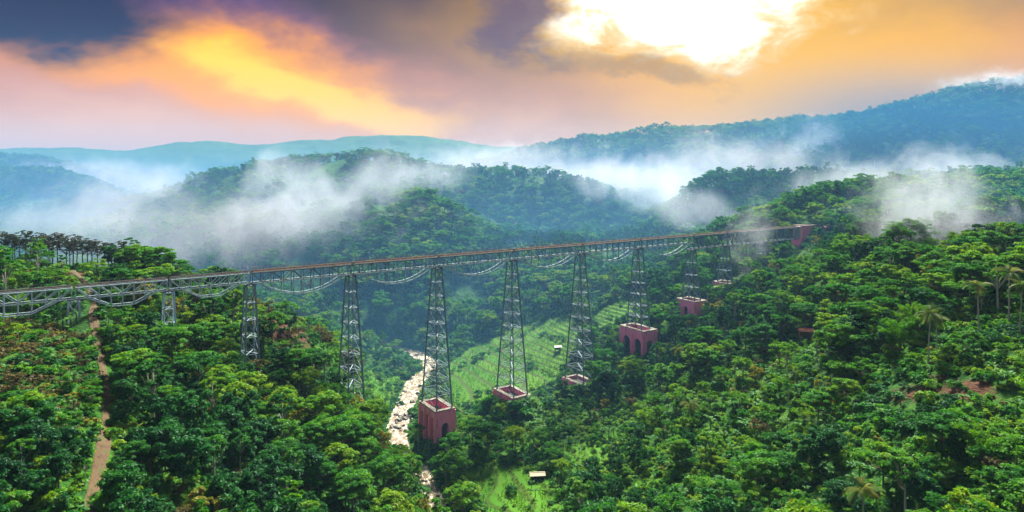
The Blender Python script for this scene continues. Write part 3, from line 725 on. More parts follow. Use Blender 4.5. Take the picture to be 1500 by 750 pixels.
# huts
M_THATCH, t, p = mat('pale_roof'); g = t.new('ShaderNodeNewGeometry'); t.put(p.inputs['Base Color'], t.mix(t.noise(t.vm('MULTIPLY', g.outputs['Position'], (6, 6, 1)), 1, 4), (0.42, 0.36, 0.27, 1), (0.7, 0.64, 0.52, 1))); p.inputs['Roughness'].default_value = 0.8
M_REDROOF, t, p = mat('red_tile_roof'); g = t.new('ShaderNodeNewGeometry'); t.put(p.inputs['Base Color'], t.mix(t.noise(g.outputs['Position'], 3, 4), (0.24, 0.05, 0.03, 1), (0.42, 0.13, 0.08, 1))); p.inputs['Roughness'].default_value = 0.8
M_TIN, t, p = mat('white_tin_roof'); p.inputs['Base Color'].default_value = (0.75, 0.76, 0.74, 1); p.inputs['Roughness'].default_value = 0.4
M_PLANK, t, p = mat('hut_board'); g = t.new('ShaderNodeNewGeometry'); t.put(p.inputs['Base Color'], t.mix(t.noise(t.vm('MULTIPLY', g.outputs['Position'], (5, 5, .5)), 1, 4), (0.10, 0.07, 0.045, 1), (0.22, 0.16, 0.10, 1))); p.inputs['Roughness'].default_value = 0.9
def hut(x, d, L, Wd, H, roof_m, label, rz, lift=0.0):
    X, Y = px(x, d); z = float(ground(np.array([X]), np.array([Y]))[0]) + lift
    root = empty('farm_hut', (X, Y, z), label, 'hut'); root.rotation_euler = (0, 0, R(rz))
    for sx in (-1, 1):
        for sy in (-1, 1):
            v, f = box(-.09, .09, -.09, .09, -.8 - lift, H); link('post', mesh('post', v, f, [M_PLANK]), root, (sx * (L / 2 - .2), sy * (Wd / 2 - .2), 0))
        v, f = box(-.04, .04, -Wd / 2 + .35, Wd / 2 - .35, .2, H - .25); link('wall', mesh('end_wall', v, f, [M_PLANK]), root, (sx * (L / 2 - .25), 0, 0))
        v, f = box(-L / 2 - .4, L / 2 + .4, -Wd / 2 - .15, .0, -.05, .05)
        o = link('roof_slope', mesh('roof_slope', v, f, [roof_m]), root, (0, 0, H + .75)); o.rotation_euler = (R(26), 0, 0 if sx < 0 else math.pi)
    v, f = box(-L / 2 + .35, L / 2 - .35, -.04, .04, .2, H - .3); link('wall', mesh('back_wall', v, f, [M_PLANK]), root, (0, Wd / 2 - .25, 0))
    v, f = box(-L / 2 - .42, L / 2 + .42, -.14, .14, .70, .84); link('ridge', mesh('ridge', v, f, [roof_m]), root, (0, 0, H))
hut(787, 258, 5.2, 3.4, 2.4, M_THATCH, 'small open hut with pale roof beside the rice field', 6, .6)
hut(1180, 300, 5.5, 4.4, 3.2, M_REDROOF, 'hut with red tiled roof among the green bushes on the slope', -12, 2.4)
hut(817, 398, 3.6, 2.6, 2.2, M_TIN, 'tiny field shelter with white tin roof above the terraces', 10, 1.2)
hut(1212, 430, 6, 4, 3, M_REDROOF, 'hazy red roofed hut on the slope below the abutment', 20, 2.5)

# ------------------------------------------------------------------ vegetation models
def leaf_cloud(cl, per, leaf, rng, up=0.7, shell=0.6, thin=0.45):
    """cl: (n,5) clump centre xyz, radius, vertical radius -> rhombic leaf sprays"""
    n = len(cl); k = n * per
    c_ = np.repeat(cl[:, :3], per, 0); rr = np.repeat(cl[:, 3:5], per, 0); tone = np.repeat(rng.rand(n), per)
    d = rng.normal(size=(k, 3)); d /= np.linalg.norm(d, axis=1)[:, None]; d[:, 2] = np.where(d[:, 2] < -.25, -d[:, 2], d[:, 2])
    rad = shell + (1 - shell) * rng.rand(k); rad *= 0.85 + 0.3 * rng.rand(k)
    p = c_ + d * rad[:, None] * np.stack([rr[:, 0], rr[:, 0], rr[:, 1]], 1)
    nrm = d * .6 + rng.normal(size=(k, 3)) * .45; nrm[:, 2] += up; nrm /= np.linalg.norm(nrm, axis=1)[:, None]
    t_ = np.cross(nrm, rng.normal(size=(k, 3))); t_ /= np.linalg.norm(t_, axis=1)[:, None]; b = np.cross(nrm, t_)
    L = leaf * (.65 + .7 * rng.rand(k))[:, None]
    v = np.stack([p - t_ * L, p + b * L * thin + t_ * L * .1, p + t_ * L - nrm * L * .25, p - b * L * thin + t_ * L * .1], 1).reshape(-1, 3)
    q = np.arange(k * 4).reshape(-1, 4)
    tn = np.repeat(np.clip(tone * .75 + .25 * rng.rand(k), 0, 1), 4)
    return v, q, tn
def tree_model(kind, seed, low=0):
    rng = np.random.RandomState(seed); rg = random.Random(seed)
    K = dict(layered=(11.5, 5.0, .38, 38, 110, .36, .30, M_MID, M_BARK), round=(9.5, 4.0, .62, 42, 105, .34, .75, M_DARK, M_BARK), light=(10, 4.4, .45, 34, 105, .35, .42, M_LITE, M_BARK),
             slender=(14, 2.9, .36, 24, 80, .34, .5, M_MID, M_BARKP), airy=(16, 4.6, .42, 30, 44, .36, .38, M_DUSK, M_BARK), yellow=(8.5, 3.4, .55, 26, 70, .42, .6, M_YEL, M_BARK), rust=(8, 3.4, .5, 24, 60, .42, .5, M_BRN, M_BARK))[kind]
    H, Rr, cf, nc_, per, leaf, flat, lm, bm_ = K
    if low == 1: nc_, per, leaf = int(nc_ * .75), int(per * .30), leaf * 1.55
    if low == 2: nc_, per, leaf = int(nc_ * .6), int(per * .16), leaf * 2.3
    ch = H * cf; zc = H - ch * .55
    cl = []
    tries = 0
    lob = [rg.uniform(.7, 1.2) for _ in range(7)]; ph = rg.uniform(0, 6.28)
    while len(cl) < nc_ and tries < 4000:
        tries += 1
        a = rg.uniform(0, 6.2832); lo = lob[int(((a + ph) % 6.2832) / 6.2832 * 7) % 7]
        rad = Rr * lo * math.sqrt(rg.random()) * .95; z = rg.uniform(-.5, .5)
        if kind in ('layered', 'light', 'airy'):
            dome = .5 - .75 * (rad / (Rr * 1.15)) ** 2; z = min(z, dome) if rg.random() < .3 else dome - .12 * rg.randint(0, 3)
        else:
            if (rad / Rr) ** 2 + (z / .55) ** 2 > 1.1: continue
        c_ = (rad * math.cos(a), rad * math.sin(a), zc + z * ch)
        r = rg.uniform(.75, 1.45) * (Rr / 4.4)
        if any((c_[0] - o[0]) ** 2 + (c_[1] - o[1]) ** 2 + 3 * (c_[2] - o[2]) ** 2 < (r * .6) ** 2 for o in cl): continue
        cl.append((*c_, r, r * flat))
    cl = np.array(cl)
    v, q, tn = leaf_cloud(cl, per, leaf, rng, thin=.42)
    lean = (rg.uniform(-.6, .6), rg.uniform(-.6, .6)); fork = H * (1 - cf) * rg.uniform(.75, .95)
    pts = [(0, 0, -1.0), (lean[0] * .2, lean[1] * .2, fork * .5), (lean[0] * .5, lean[1] * .5, fork), (lean[0] * .6, lean[1] * .6, zc + ch * .1)]
    r0 = .014 * H + .05; parts = [tube(pts, [r0 * 1.35, r0, r0 * .8, r0 * .4], 5 if low else 7)]
    order = sorted(range(len(cl)), key=lambda i: -(cl[i][0] ** 2 + cl[i][1] ** 2))[:(4 if low == 2 else 9)]
    for i in order:
        s0 = Vector(pts[2]) * rg.uniform(.86, 1.0); e = Vector(cl[i][:3]); m_ = (s0 + e) / 2 + Vector((0, 0, -.06 * H * rg.random()))
        parts.append(tube([s0, m_, e], [r0 * .45, r0 * .3, r0 * .12], 4))
    tv, tf = join(parts)
    return (v, q, tn, lm), (tv, tf, bm_)
def crown_mesh(name, c_):
    me = fast_mesh(name, c_[0], c_[1], [c_[3]]); attr(me, 'tone', c_[2]); return me
def joined(name, c_, tr):
    v, q, tn, lm = c_; tv, tf, bm_ = tr
    k = len(v); V = [tuple(p) for p in v] + [tuple(p) for p in tv]
    F = [tuple(a) for a in q.tolist()] + [tuple(i + k for i in f) for f in tf]
    me = mesh(name, V, F, [lm, bm_]); mi = np.r_[np.zeros(len(q), np.int32), np.ones(len(tf), np.int32)]
    me.polygons.foreach_set('material_index', mi); attr(me, 'tone', np.r_[tn, np.zeros(len(tv))]); return me
KINDS = ['layered', 'round', 'light', 'slender', 'yellow', 'rust', 'airy']
NEAR = {}
for k in KINDS:
    for s in range(3 if k in ('layered', 'round', 'light') else 2):
        c_, tr = tree_model(k, 100 + 17 * KINDS.index(k) + s)
        NEAR.setdefault(k, []).append((crown_mesh('crown_' + k, c_), mesh('trunk_' + k, tr[0], tr[1], [tr[2]], True)))
def model_coll(name, meshes):
    c_ = bpy.data.collections.new(name)
    for i, me in enumerate(meshes):
        o = bpy.data.objects.new('%s_%02d' % (name, i), me); c_.objects.link(o)
    return c_
MIDK = ['layered', 'layered', 'round', 'round', 'light', 'light', 'slender', 'yellow', 'rust']
MID = model_coll('mid_tree', [joined('mid_tree', *tree_model(k, 300 + i, 1)) for i, k in enumerate(MIDK)])
FARK = ['layered', 'round', 'round', 'light', 'layered', 'rust', 'slender']
FAR = model_coll('far_tree', [joined('far_tree', *tree_model(k, 500 + i, 2)) for i, k in enumerate(FARK)])
def shrub_model(seed, lm, R_, H, ncl, per, leaf, flat=.7):
    rng = np.random.RandomState(seed); cl = []
    for _ in range(ncl):
        a = rng.rand() * 6.28; r = R_ * math.sqrt(rng.rand()); cl.append((r * math.cos(a), r * math.sin(a), H * (.25 + .6 * rng.rand() * (1 - .5 * r / R_)), R_ * .45, R_ * .45 * flat))
    v, q, tn = leaf_cloud(np.array(cl), per, leaf, rng); me = fast_mesh('shrub', v, q, [lm]); attr(me, 'tone', tn); return me
def banana_leaf(seed, L=2.6, Wd=.62):
    rg = random.Random(seed); V, F = [], []; n = 7; x = z = 0.0; ang = R(68 + rg.uniform(-8, 8))
    for i in range(n):
        s = i / (n - 1); w = Wd * .5 * math.sin(math.pi * min(1, .08 + s * .92) ** .8) * (1 if i < n - 1 else .1) if i else .06
        V += [(x, -w, z + .25 * w), (x, 0, z), (x, w, z + .25 * w)]
        x += L / n * math.cos(ang); z += L / n * math.sin(ang); ang -= R(19)
    for i in range(n - 1):
        for j in range(2): F.append((3 * i + j, 3 * i + 3 + j, 3 * i + 4 + j, 3 * i + 1 + j))
    me = mesh('banana_leaf', V, F, [M_BAN], True); attr(me, 'tone', np.full(len(V), rg.random())); return me
BL = [banana_leaf(k) for k in range(4)]
def banana_joined(seed):
    rg = random.Random(seed); V, F = [], []
    for k in range(9):
        me = BL[k % 4]; mtx = Matrix.Translation((0, 0, 2.0)) @ Matrix.Rotation(k * 2.4 + rg.random(), 4, 'Z') @ Matrix.Scale(rg.uniform(.7, 1.1), 4)
        o = len(V); V += [tuple(mtx @ vv.co) for vv in me.vertices]; F += [tuple(o + i for i in pl.vertices) for pl in me.polygons]
    o = len(V); tv, tf = tube([(0, 0, -.5), (0, 0, 2.2)], [.18, .1], 5); V += [tuple(p) for p in tv]; F += [tuple(o + i for i in f) for f in tf]
    m_ = mesh('banana', V, F, [M_BAN]); attr(m_, 'tone', np.full(len(V), rg.random())); return m_
SHR = model_coll('shrub', [shrub_model(1, M_MID, 1.5, 2.2, 9, 26, .34), shrub_model(2, M_DARK, 1.7, 2.0, 9, 26, .34), shrub_model(3, M_LITE, 1.3, 1.8, 8, 26, .32), shrub_model(4, M_BRN, 1.4, 1.6, 7, 22, .32), shrub_model(5, M_MID, 2.3, 3.4, 12, 30, .42), banana_joined(3), shrub_model(6, M_YEL, 1.2, 1.6, 6, 20, .3)])

def scatter(name, pts, scl, rot, idx_, coll, label, cat):
    me = bpy.data.meshes.new(name); me.vertices.add(len(pts)); me.vertices.foreach_set('co', np.asarray(pts, np.float32).ravel())
    attr(me, 'scl', np.asarray(scl, np.float32)); attr(me, 'rot', np.asarray(rot, np.float32)); attr(me, 'idx', np.asarray(idx_, np.int32), 'INT')
    o = link(name, me); tag(o, label, cat, kind='stuff')
    ng = bpy.data.node_groups.new(name, 'GeometryNodeTree'); ng.interface.new_socket('Geometry', in_out='INPUT', socket_type='NodeSocketGeometry'); ng.interface.new_socket('Geometry', in_out='OUTPUT', socket_type='NodeSocketGeometry')
    N = ng.nodes; Lk = ng.links
    gi = N.new('NodeGroupInput'); go = N.new('NodeGroupOutput'); ip = N.new('GeometryNodeInstanceOnPoints'); ci = N.new('GeometryNodeCollectionInfo')
    ci.inputs['Collection'].default_value = coll; ci.inputs['Separate Children'].default_value = True; ci.inputs['Reset Children'].default_value = True
    def na(nm, typ):
        n = N.new('GeometryNodeInputNamedAttribute'); n.data_type = typ; n.inputs['Name'].default_value = nm; return n.outputs['Attribute']
    cx_ = N.new('ShaderNodeCombineXYZ'); Lk.new(na('rot', 'FLOAT'), cx_.inputs[2])
    er = N.new('FunctionNodeEulerToRotation'); Lk.new(cx_.outputs[0], er.inputs[0])
    Lk.new(gi.outputs[0], ip.inputs['Points']); Lk.new(ci.outputs[0], ip.inputs['Instance']); ip.inputs['Pick Instance'].default_value = True
    Lk.new(na('idx', 'INT'), ip.inputs['Instance Index']); Lk.new(er.outputs[0], ip.inputs['Rotation']); Lk.new(na('scl', 'FLOAT'), ip.inputs['Scale'])
    Lk.new(ip.outputs[0], go.inputs[0])
    md = o.modifiers.new('scatter', 'NODES'); md.node_group = ng
    return o

PLM = 'coconut palm with pale trunk '
PALMS = [(1360, 205, 15, 1.25, PLM + 'standing just above the red soil clearing'), (1372, 208, 11, 1.0, 'smaller coconut palm close beside the one above the clearing'),
    (1434, 212, 15, 1.1, PLM + 'beside the banana plants above the clearing'), (1478, 214, 16, 1.2, PLM + 'in the hazy trees beyond the clearing'), (1494, 205, 14, 1.15, 'leaning coconut palm at the end of the clearing'),
    (993, 320, 12, 1.1, 'lone coconut palm below the pink pedestal with large arches'), (1012, 255, 9, 1.1, 'short coconut palm among banana plants on the lower slope'),
    (1265, 150, 11, 1.2, 'large coconut palm with spreading fronds in the dark foreground trees'), (1240, 118, 4.5, 1.1, 'low young palm with upright fronds in dark undergrowth')]
# ------------------------------------------------------------------ where things must stay open to view
KP = []
def addk(X, Y, Z): KP.append((750 + X / Y * 1000, 238 + (CZ - Z) / Y * 1000, Y))
for x, (z0, cap, lab) in TOWERS.items():
    c_ = BP(x); vis = {108: 71, 247: 74, 366: 64, 514: 38, 640: 8.5, 750: 14.5, 850: 14, 935: 26, 1013: 38.5, 1062: 53, 1115: 70}.get(x, z0 - 8)
    for z in np.arange(vis, ZD, 2.5):
        for e in ((-5, 0, 5) if x not in (750, 850) else (0,)): addk(c_.x + e * (.3 if z > 60 else 1), c_.y, z)
for s in np.arange(0, 1.001, .01):
    p = BP(-60) * (1 - s) + BP(1166) * s
    for z in (76, 80, 84): addk(p.x, p.y, z)
for z in (66, 72, 78, 83):
    for e in (0, 4, 9, 14): p = BP(1166) + Bv * e; addk(p.x, p.y, z)
for P in resample(PTH, 1.5)[::2]: addk(P[0], P[1], float(ground(np.array([P[0]]), np.array([P[1]]))[0]) + .3)
for P in resample(RIV, 3):
    if 304 < P[1] < 395 or 266 < P[1] < 270:
        for e in ((-3, 0, 3) if P[1] > 304 else (0,)): addk(P[0] + e, P[1], float(riv_z(P[1])))
rgk = np.random.RandomState(3)
for nm, n in (('main', 170), ('left', 40), ('low', 34), ('side', 10), ('upper', 16)):
    P = np.array(FIELDS[nm]); X = rgk.uniform(P[:, 0].min(), P[:, 0].max(), n * 2); Y = rgk.uniform(P[:, 1].min(), P[:, 1].max(), n * 2)
    k = inside(X, Y, P); X, Y = X[k], Y[k]; Z = ground(X, Y, False)
    for a, b, z in zip(X, Y, Z): addk(a, b, z)
for x, d, e in ((787, 258, 3), (1180, 300, 3), (817, 398, 2), (1212, 430, 2.5)):
    X, Y = px(x, d); z = float(ground(np.array([X]), np.array([Y]))[0])
    for q in (-2, 0, 2): addk(X + q, Y, z + e)
for x, d in ((1310, 195), (1330, 195), (1420, 182), (1440, 180), (1380, 190)):
    X, Y = px(x, d); addk(X, Y, float(ground(np.array([X]), np.array([Y]))[0]) + .5)
for x, d, H, q_, lab in PALMS:
    X, Y = px(x, d); z = float(ground(np.array([X]), np.array([Y]))[0])
    for e in (-3, 0, 3):
        for zz in (H - 1, H + 1.5): addk(X + e, Y, z + zz)
    addk(X, Y, z + H * .6)
for x, d, H in ((1312, 222, 13), (1335, 228, 12)):
    X, Y = px(x, d); z = float(ground(np.array([X]), np.array([Y]))[0])
    for e in (-4, 0, 4):
        for zz in (4, 7, 10, 12): addk(X + e, Y, z + zz)
KP = np.array(KP)
def clear_ok(X, Y, Z, h, r, base=.25):
    xi = 750 + X / Y * 1000; rx = r / Y * 1000 * .9; yt = 238 + (CZ - Z - h) / Y * 1000; yb = 238 + (CZ - Z - h * base) / Y * 1000
    ok = np.ones(len(X), bool)
    for a, b, d in KP: ok &= ~((np.abs(xi - a) < rx) & (b > yt) & (b < yb) & (d > Y - np.minimum(r, 4.5)))
    return ok
PX_P = np.array([(BP(x).x, BP(x).y) for x in TOWERS])
def open_ground(X, Y, r, pb=5.5, pt=9.5):
    ok = seg_dist(X, Y, RIV) > np.interp(Y, [290, 312], [3.2, 5.3]) + r * .25; ok &= seg_dist(X, Y, PTH) > 0.75 + r * .38
    for P in FIELDS.values():
        ok &= ~inside(X, Y, P)
        for a in (-1, 1):
            ok &= ~inside(X + a * r * .5, Y, P) & ~inside(X, Y + a * r * .5, P)
    for (a, b) in PX_P: ok &= ~((np.abs((X - a) * Bv.x + (Y - b) * Bv.y) < pb) & (np.abs((X - a) * Tv.x + (Y - b) * Tv.y) < pt))
    p = BP(1166); s = (X - p.x) * Bv.x + (Y - p.y) * Bv.y; t_ = (X - p.x) * Tv.x + (Y - p.y) * Tv.y
    ok &= ~((s > -5) & (s < 85) & (np.abs(t_) < 5))
    return ok
def jitter_grid(d0, d1, sp, umax, seed):
    rng = np.random.RandomState(seed); out = []; y = d0
    while y < d1:
        s = sp(y); xs = np.arange(-umax * y, umax * y, s)
        out.append(np.stack([xs + rng.uniform(-.42, .42, len(xs)) * s, y + rng.uniform(-.42, .42, len(xs)) * s], 1)); y += s
    return np.concatenate(out)

# ------------------------------------------------------------------ trees
rng = np.random.RandomState(21)
PT = jitter_grid(100, 500, lambda y: 5.9 if y < 260 else 6.4, .84, 2)
X, Y = PT.T; Z = ground(X, Y); xi = 750 + X / Y * 1000
den = fbm(X, Y, 40, 3, 31); kn = fbm(X, Y, 55, 3, 37)
keep = den > -.42
scrub = (xi < 128) & (Y > 150) & (Y < 224); keep &= ~(scrub & (rng.rand(len(X)) > .10))
openr = (xi > 1215) & (xi < 1530) & (Y > 160) & (Y < 225); keep &= ~(openr & (rng.rand(len(X)) > .16))
rsl = (xi > 880) & (xi < 1230) & (Y > 195) & (Y < 300); keep &= ~(rsl & (rng.rand(len(X)) > .42))
ridge_gap = (xi < 172) & (Y > 284) & (Y < 345); keep &= ~ridge_gap
vall = (Z < 12) & (Y > 285); keep &= ~(vall & (rng.rand(len(X)) > .40))
behind = (xi < 190) & (Y > 240) & (Y < 320); keep &= ~(behind & (rng.rand(len(X)) > .55))
X, Y, Z, xi, kn = X[keep], Y[keep], Z[keep], xi[keep], kn[keep]
rr_ = rng.rand(len(X)); kind = np.where(kn + .5 * (rr_ - .5) > .15, 1, np.where(kn + .5 * (rr_ - .5) < -.07, 2, 0))
r2 = rng.rand(len(X)); kind = np.where(r2 < .09, 3, kind); kind = np.where((r2 > .965), 4, kind); kind = np.where((r2 > .93) & (r2 < .965), 5, kind)
kind = np.where((xi > 380) & (xi < 520) & (Y > 285) & (Y < 330) & (rr_ < .6), 5, kind)
KH = np.array([11.5, 9.5, 10, 14, 8.5, 8, 16]); KR = np.array([5.2, 4.2, 4.6, 3.0, 3.5, 3.5, 3.8])
sc = (.48 + .90 * rng.rand(len(X)) ** 1.5 + .35 * (rng.rand(len(X)) > .93)) * np.where((xi > 880) & (xi < 1230) & (Y > 195) & (Y < 300), .8, 1) * np.where(Y < 150, .8, 1) * np.where((Z < 12) & (Y > 285), .7, 1)
h, r = KH[kind] * sc, KR[kind] * sc
ok = open_ground(X, Y, r) & visible(X, Y, Z + h, 2)
yt = 238 + (CZ - Z - h) / Y * 1000; ok &= (yt < 765)
c1 = clear_ok(X, Y, Z, h, r)
# shorten what would stand in the way, drop what still does
sc2 = np.where(c1, sc, sc * .5); h, r = KH[kind] * sc2, KR[kind] * sc2
ok &= clear_ok(X, Y, Z, h, r)
X, Y, Z, xi, kind, sc, h, r = (a[ok] for a in (X, Y, Z, xi, kind, sc2, h, r))
inframe = (xi > -15) & (xi < 1515) & (238 + (CZ - Z - h * .6) / Y * 1000 < 745)
order = np.argsort(-(h / Y) * inframe); single = np.zeros(len(X), bool); single[order[:262]] = True
KN_TXT = ['broad layered green tree', 'rounded dark green tree', 'light green spreading tree', 'tall slender pale trunked tree', 'small yellow leaved tree', 'small rusty brown tree']
KNAME = ['layered_tree', 'round_tree', 'light_tree', 'slender_tree', 'yellow_tree', 'rusty_tree']
def zone(x, y):
    xi_ = 750 + x / y * 1000
    pxx = np.interp(y, PTH[:, 1], PTH[:, 0]); rvx = np.interp(y, RIV[:, 1], RIV[:, 0])
    if x < pxx: return 'on the scrubby side of the dirt track'
    if x < rvx: return 'on the wooded slope between dirt track and river' if y < 225 else 'on the wooded spur close under the viaduct'
    if xi_ < 900: return 'on the valley floor by the river and rice fields'
    if xi_ < 1215: return 'on the lower slope below the red soil clearing'
    return 'on the steep slope around the red soil clearing'
LM = [((BP(x).x, BP(x).y), ph) for x, ph in ((108, 'near the low pale tower'), (247, 'round the short pale tower'), (366, 'near the tower at the brown spur'), (514, 'near the tower above the small rice field'), (640, 'near the pink river pedestal'), (750, 'near the overgrown pink pedestal'), (850, 'near the ruined low pedestal'), (935, 'near the arched pink pedestal'), (1013, 'near the square pink pedestal'))]
LM += [(px(787, 258), 'near the pale roofed hut'), (px(1180, 300), 'near the red roofed hut on the slope'), (px(1360, 205), 'near the palm above the clearing'), (px(1312, 222), 'near the bamboo clump'), (px(1265, 150), 'near the large spreading palm'), (px(1440, 150), 'near the dark bamboo clump'), (px(1320, 195), 'at the red soil clearing'), (px(1012, 255), 'near the banana plants on the slope'), ((-36, 276), 'overhanging the river bend')]
def where_(x, y):
    d, ph = min((math.hypot(x - a, y - b), ph) for (a, b), ph in LM)
    if d < 33: return ph
    dp = float(seg_dist(np.array([x]), np.array([y]), PTH)[0])
    if dp < 9: return 'right beside the dirt track'
    return zone(x, y)
def place_tree(name, cm, tmesh, loc, s, rz, label, group):
    root = empty(name, loc, label, 'tree', group); root.scale = (s, s, s); root.rotation_euler = (0, 0, rz)
    link('trunk', tmesh, root); link('crown', cm, root); return root
for i in np.where(single)[0]:
    k = int(kind[i]); ms_ = NEAR[KINDS[k]]; cm, tmh = ms_[rng.randint(len(ms_))]; zn = where_(X[i], Y[i]); sz = ('' if k >= 3 else ('big ' if h[i] > 12 else ('low ' if h[i] < 8.2 else '')))
    place_tree(KNAME[k], cm, tmh, (X[i], Y[i], Z[i]), sc[i] * 1.0, rng.rand() * 6.28, sz + KN_TXT[k] + ' ' + zn, sz + KN_TXT[k] + 's ' + zn)
rest = ~single
KMAP = {0: [0, 1], 1: [2, 3], 2: [4, 5], 3: [6], 4: [7], 5: [8]}
ix = np.array([KMAP[int(k)][rng.randint(len(KMAP[int(k)]))] for k in kind[rest]])
scatter('valley_forest', np.stack([X[rest], Y[rest], Z[rest]], 1), sc[rest], rng.rand(rest.sum()) * 6.28, ix, MID, 'mixed green forest covering the valley slopes round the viaduct', 'forest')

# row of tall thin trees on the ridge behind the track, and dark trees at its end
rg = random.Random(12)
for k in range(24):
    xi_ = 2 + k * 7.6 + rg.uniform(-4, 4); d = 303 + rg.uniform(-6, 9); X_, Y_ = px(xi_, d); z = float(ground(np.array([X_]), np.array([Y_]))[0])
    cm, tmh = NEAR['airy'][k % 2]
    place_tree('ridge_tree', cm, tmh, (X_, Y_, z), rg.uniform(.8, 1.05), rg.uniform(0, 6.28), 'tall thin trunked dusky tree in the row on the misty ridge', 'thin trees along the ridge')
for k in range(13):
    xi_ = 168 + k * 9.5 + rg.uniform(-4, 4); d = 296 + rg.uniform(-8, 14); X_, Y_ = px(xi_, d); z = float(ground(np.array([X_]), np.array([Y_]))[0])
    kk = 'rust' if (k > 8 or k == 3) else 'round'; cm, tmh = NEAR[kk][k % 2]
    place_tree('ridge_tree', cm, tmh, (X_, Y_, z), rg.uniform(.7, 1.0) * (1.15 if kk == 'round' else 1), rg.uniform(0, 6.28), 'rusty leaved tree where the ridge drops behind the viaduct' if kk == 'rust' else 'dark round tree on the ridge end behind the viaduct', 'trees at the ridge end')

# far forest on the hills
PT = jitter_grid(500, 2300, lambda y: 7.0 + (y - 500) * .0085, .80, 9)
X, Y = PT.T; Z = ground(X, Y); s = (.85 + .55 * rng.rand(len(X))) * np.clip(1 + (Y - 700) / 1700, 1, 1.8)
ok = visible(X, Y, Z + 11 * s, 3) & (fbm(X, Y, 60, 3, 44) > -.38)
X, Y, Z, s = X[ok], Y[ok], Z[ok], s[ok]
s = s * np.where((Y < 760) & (X / Y > .25), 1.2, 1)
kf = fbm(X, Y, 80, 3, 51) + .35 * (rng.rand(len(X)) - .5); rf = rng.rand(len(X))
ix = np.where(kf > .1, np.where(rf < .5, 1, 2), np.where(kf < -.15, 3, np.where(rf < .5, 0, 4))); ix = np.where(rf > .97, 6, ix); ix = np.where((rf > .93) & (rf < .97), 5, ix)
scatter('hill_forest', np.stack([X, Y, Z], 1), s, rng.rand(len(X)) * 6.28, ix, FAR, 'distant forest covering the misty hills', 'forest')
n_far = len(X)

# undergrowth
PT = jitter_grid(95, 470, lambda y: 2.1 + y * .0035, .84, 15)
X, Y = PT.T; Z = ground(X, Y); s = rng.uniform(.6, 1.35, len(X)); xi = 750 + X / Y * 1000
ok = open_ground(X, Y, s * 1.5, 5.0, 8.6) & visible(X, Y, Z + 3, 1) & (238 + (CZ - Z - 3) / Y * 1000 < 765)
so_ = soil_at(X, Y); ok &= so_ < .25 + 1.3 * rng.rand(len(X))
X, Y, Z, s, xi = X[ok], Y[ok], Z[ok], s[ok], xi[ok]
ok = clear_ok(X, Y, Z, 2.4 * s, 1.5 * s, 0.1); X, Y, Z, s, xi = X[ok], Y[ok], Z[ok], s[ok], xi[ok]
b = fbm(X, Y, 22, 3, 61); rf = rng.rand(len(X))
ix = np.where(b > .15, 1, np.where(b < -.08, 2, 0)); ix = np.where((xi > 880) & (xi < 1230) & (rf > .45) & (rf < .75), 2, ix); ix = np.where((xi > 880) & (xi < 1230) & (rf > .75) & (rf < .86), 5, ix); ix = np.where(rf > .9, 4, ix); ix = np.where((rf < .05) | ((Z < 14) & (Y > 280) & (rf < .22)), 5, ix)
ix = np.where((xi < 125) & (Y > 150) & (Y < 226) & (rf > .3), np.where(rf > .86, 6, 3), ix); ix = np.where((rf > .05) & (rf < .075), 3, ix); ix = np.where((rf > .88) & (rf < .9), 6, ix)
scatter('undergrowth', np.stack([X, Y, Z - .15], 1), s, rng.rand(len(X)) * 6.28, ix, SHR, 'dense green shrubs and scrub covering the ground between the trees', 'undergrowth')
print('counts', 'single', single.sum(), 'mid', rest.sum(), 'far', n_far, 'shrub', len(X))

# rice standing in the paddies, and hedge rows across them
def tuft(seed, H, col_m):
    rng_ = np.random.RandomState(seed); n = 14; V = []; 
    for k in range(n):
        a = rng_.rand() * 6.28; b_ = rng_.rand(2) * .5 - .25; l = H * (.7 + .5 * rng_.rand()); o = np.array([math.cos(a), math.sin(a)]); w = .07
        V += [(b_[0] - o[1] * w, b_[1] + o[0] * w, 0), (b_[0] + o[1] * w, b_[1] - o[0] * w, 0), (b_[0] + o[0] * .22 + o[1] * w * .5, b_[1] + o[1] * .22 - o[0] * w * .5, l), (b_[0] + o[0] * .22 - o[1] * w * .5, b_[1] + o[1] * .22 + o[0] * w * .5, l)]
    me = fast_mesh('tuft', np.array(V), np.arange(n * 4).reshape(-1, 4), [col_m]); attr(me, 'tone', np.full(n * 4, rng_.rand())); return me
TUF = model_coll('rice_tuft', [tuft(1, .34, M_LITE), tuft(2, .4, M_LITE), tuft(3, .3, M_LITE)])
def paddy_z(nm, X, Y):
    Z = ground(X, Y, False) + 0.9 * vnoise(X, Y, 30, 4); return Z
P_ = []
for nm, P in FIELDS.items():
    P = np.array(P); X = np.arange(P[:, 0].min(), P[:, 0].max(), .95); Y = np.arange(P[:, 1].min(), P[:, 1].max(), .95); X, Y = np.meshgrid(X, Y); X = X.ravel() + rng.uniform(-.45, .45, X.size); Y = Y.ravel() + rng.uniform(-.45, .45, Y.size)
    lv_ = paddy_z(nm, X, Y) / dict(main=1.35, upper=1.3).get(nm, .85) + .35 * vnoise(X, Y, 16, 2)
    k = inside(X, Y, P) & (rng.rand(len(X)) < .55 + .5 * vnoise(X, Y, 9, 8)) & ((lv_ % 1) < .70); P_.append(np.stack([X[k], Y[k], paddy_z(nm, X[k], Y[k]) - .05], 1))
P_ = np.concatenate(P_)
scatter('rice_plants', P_, rng.uniform(.7, 1.4, len(P_)), rng.rand(len(P_)) * 6.28, rng.randint(0, 3, len(P_)), TUF, 'young rice standing in the paddies', 'rice')
H_ = []
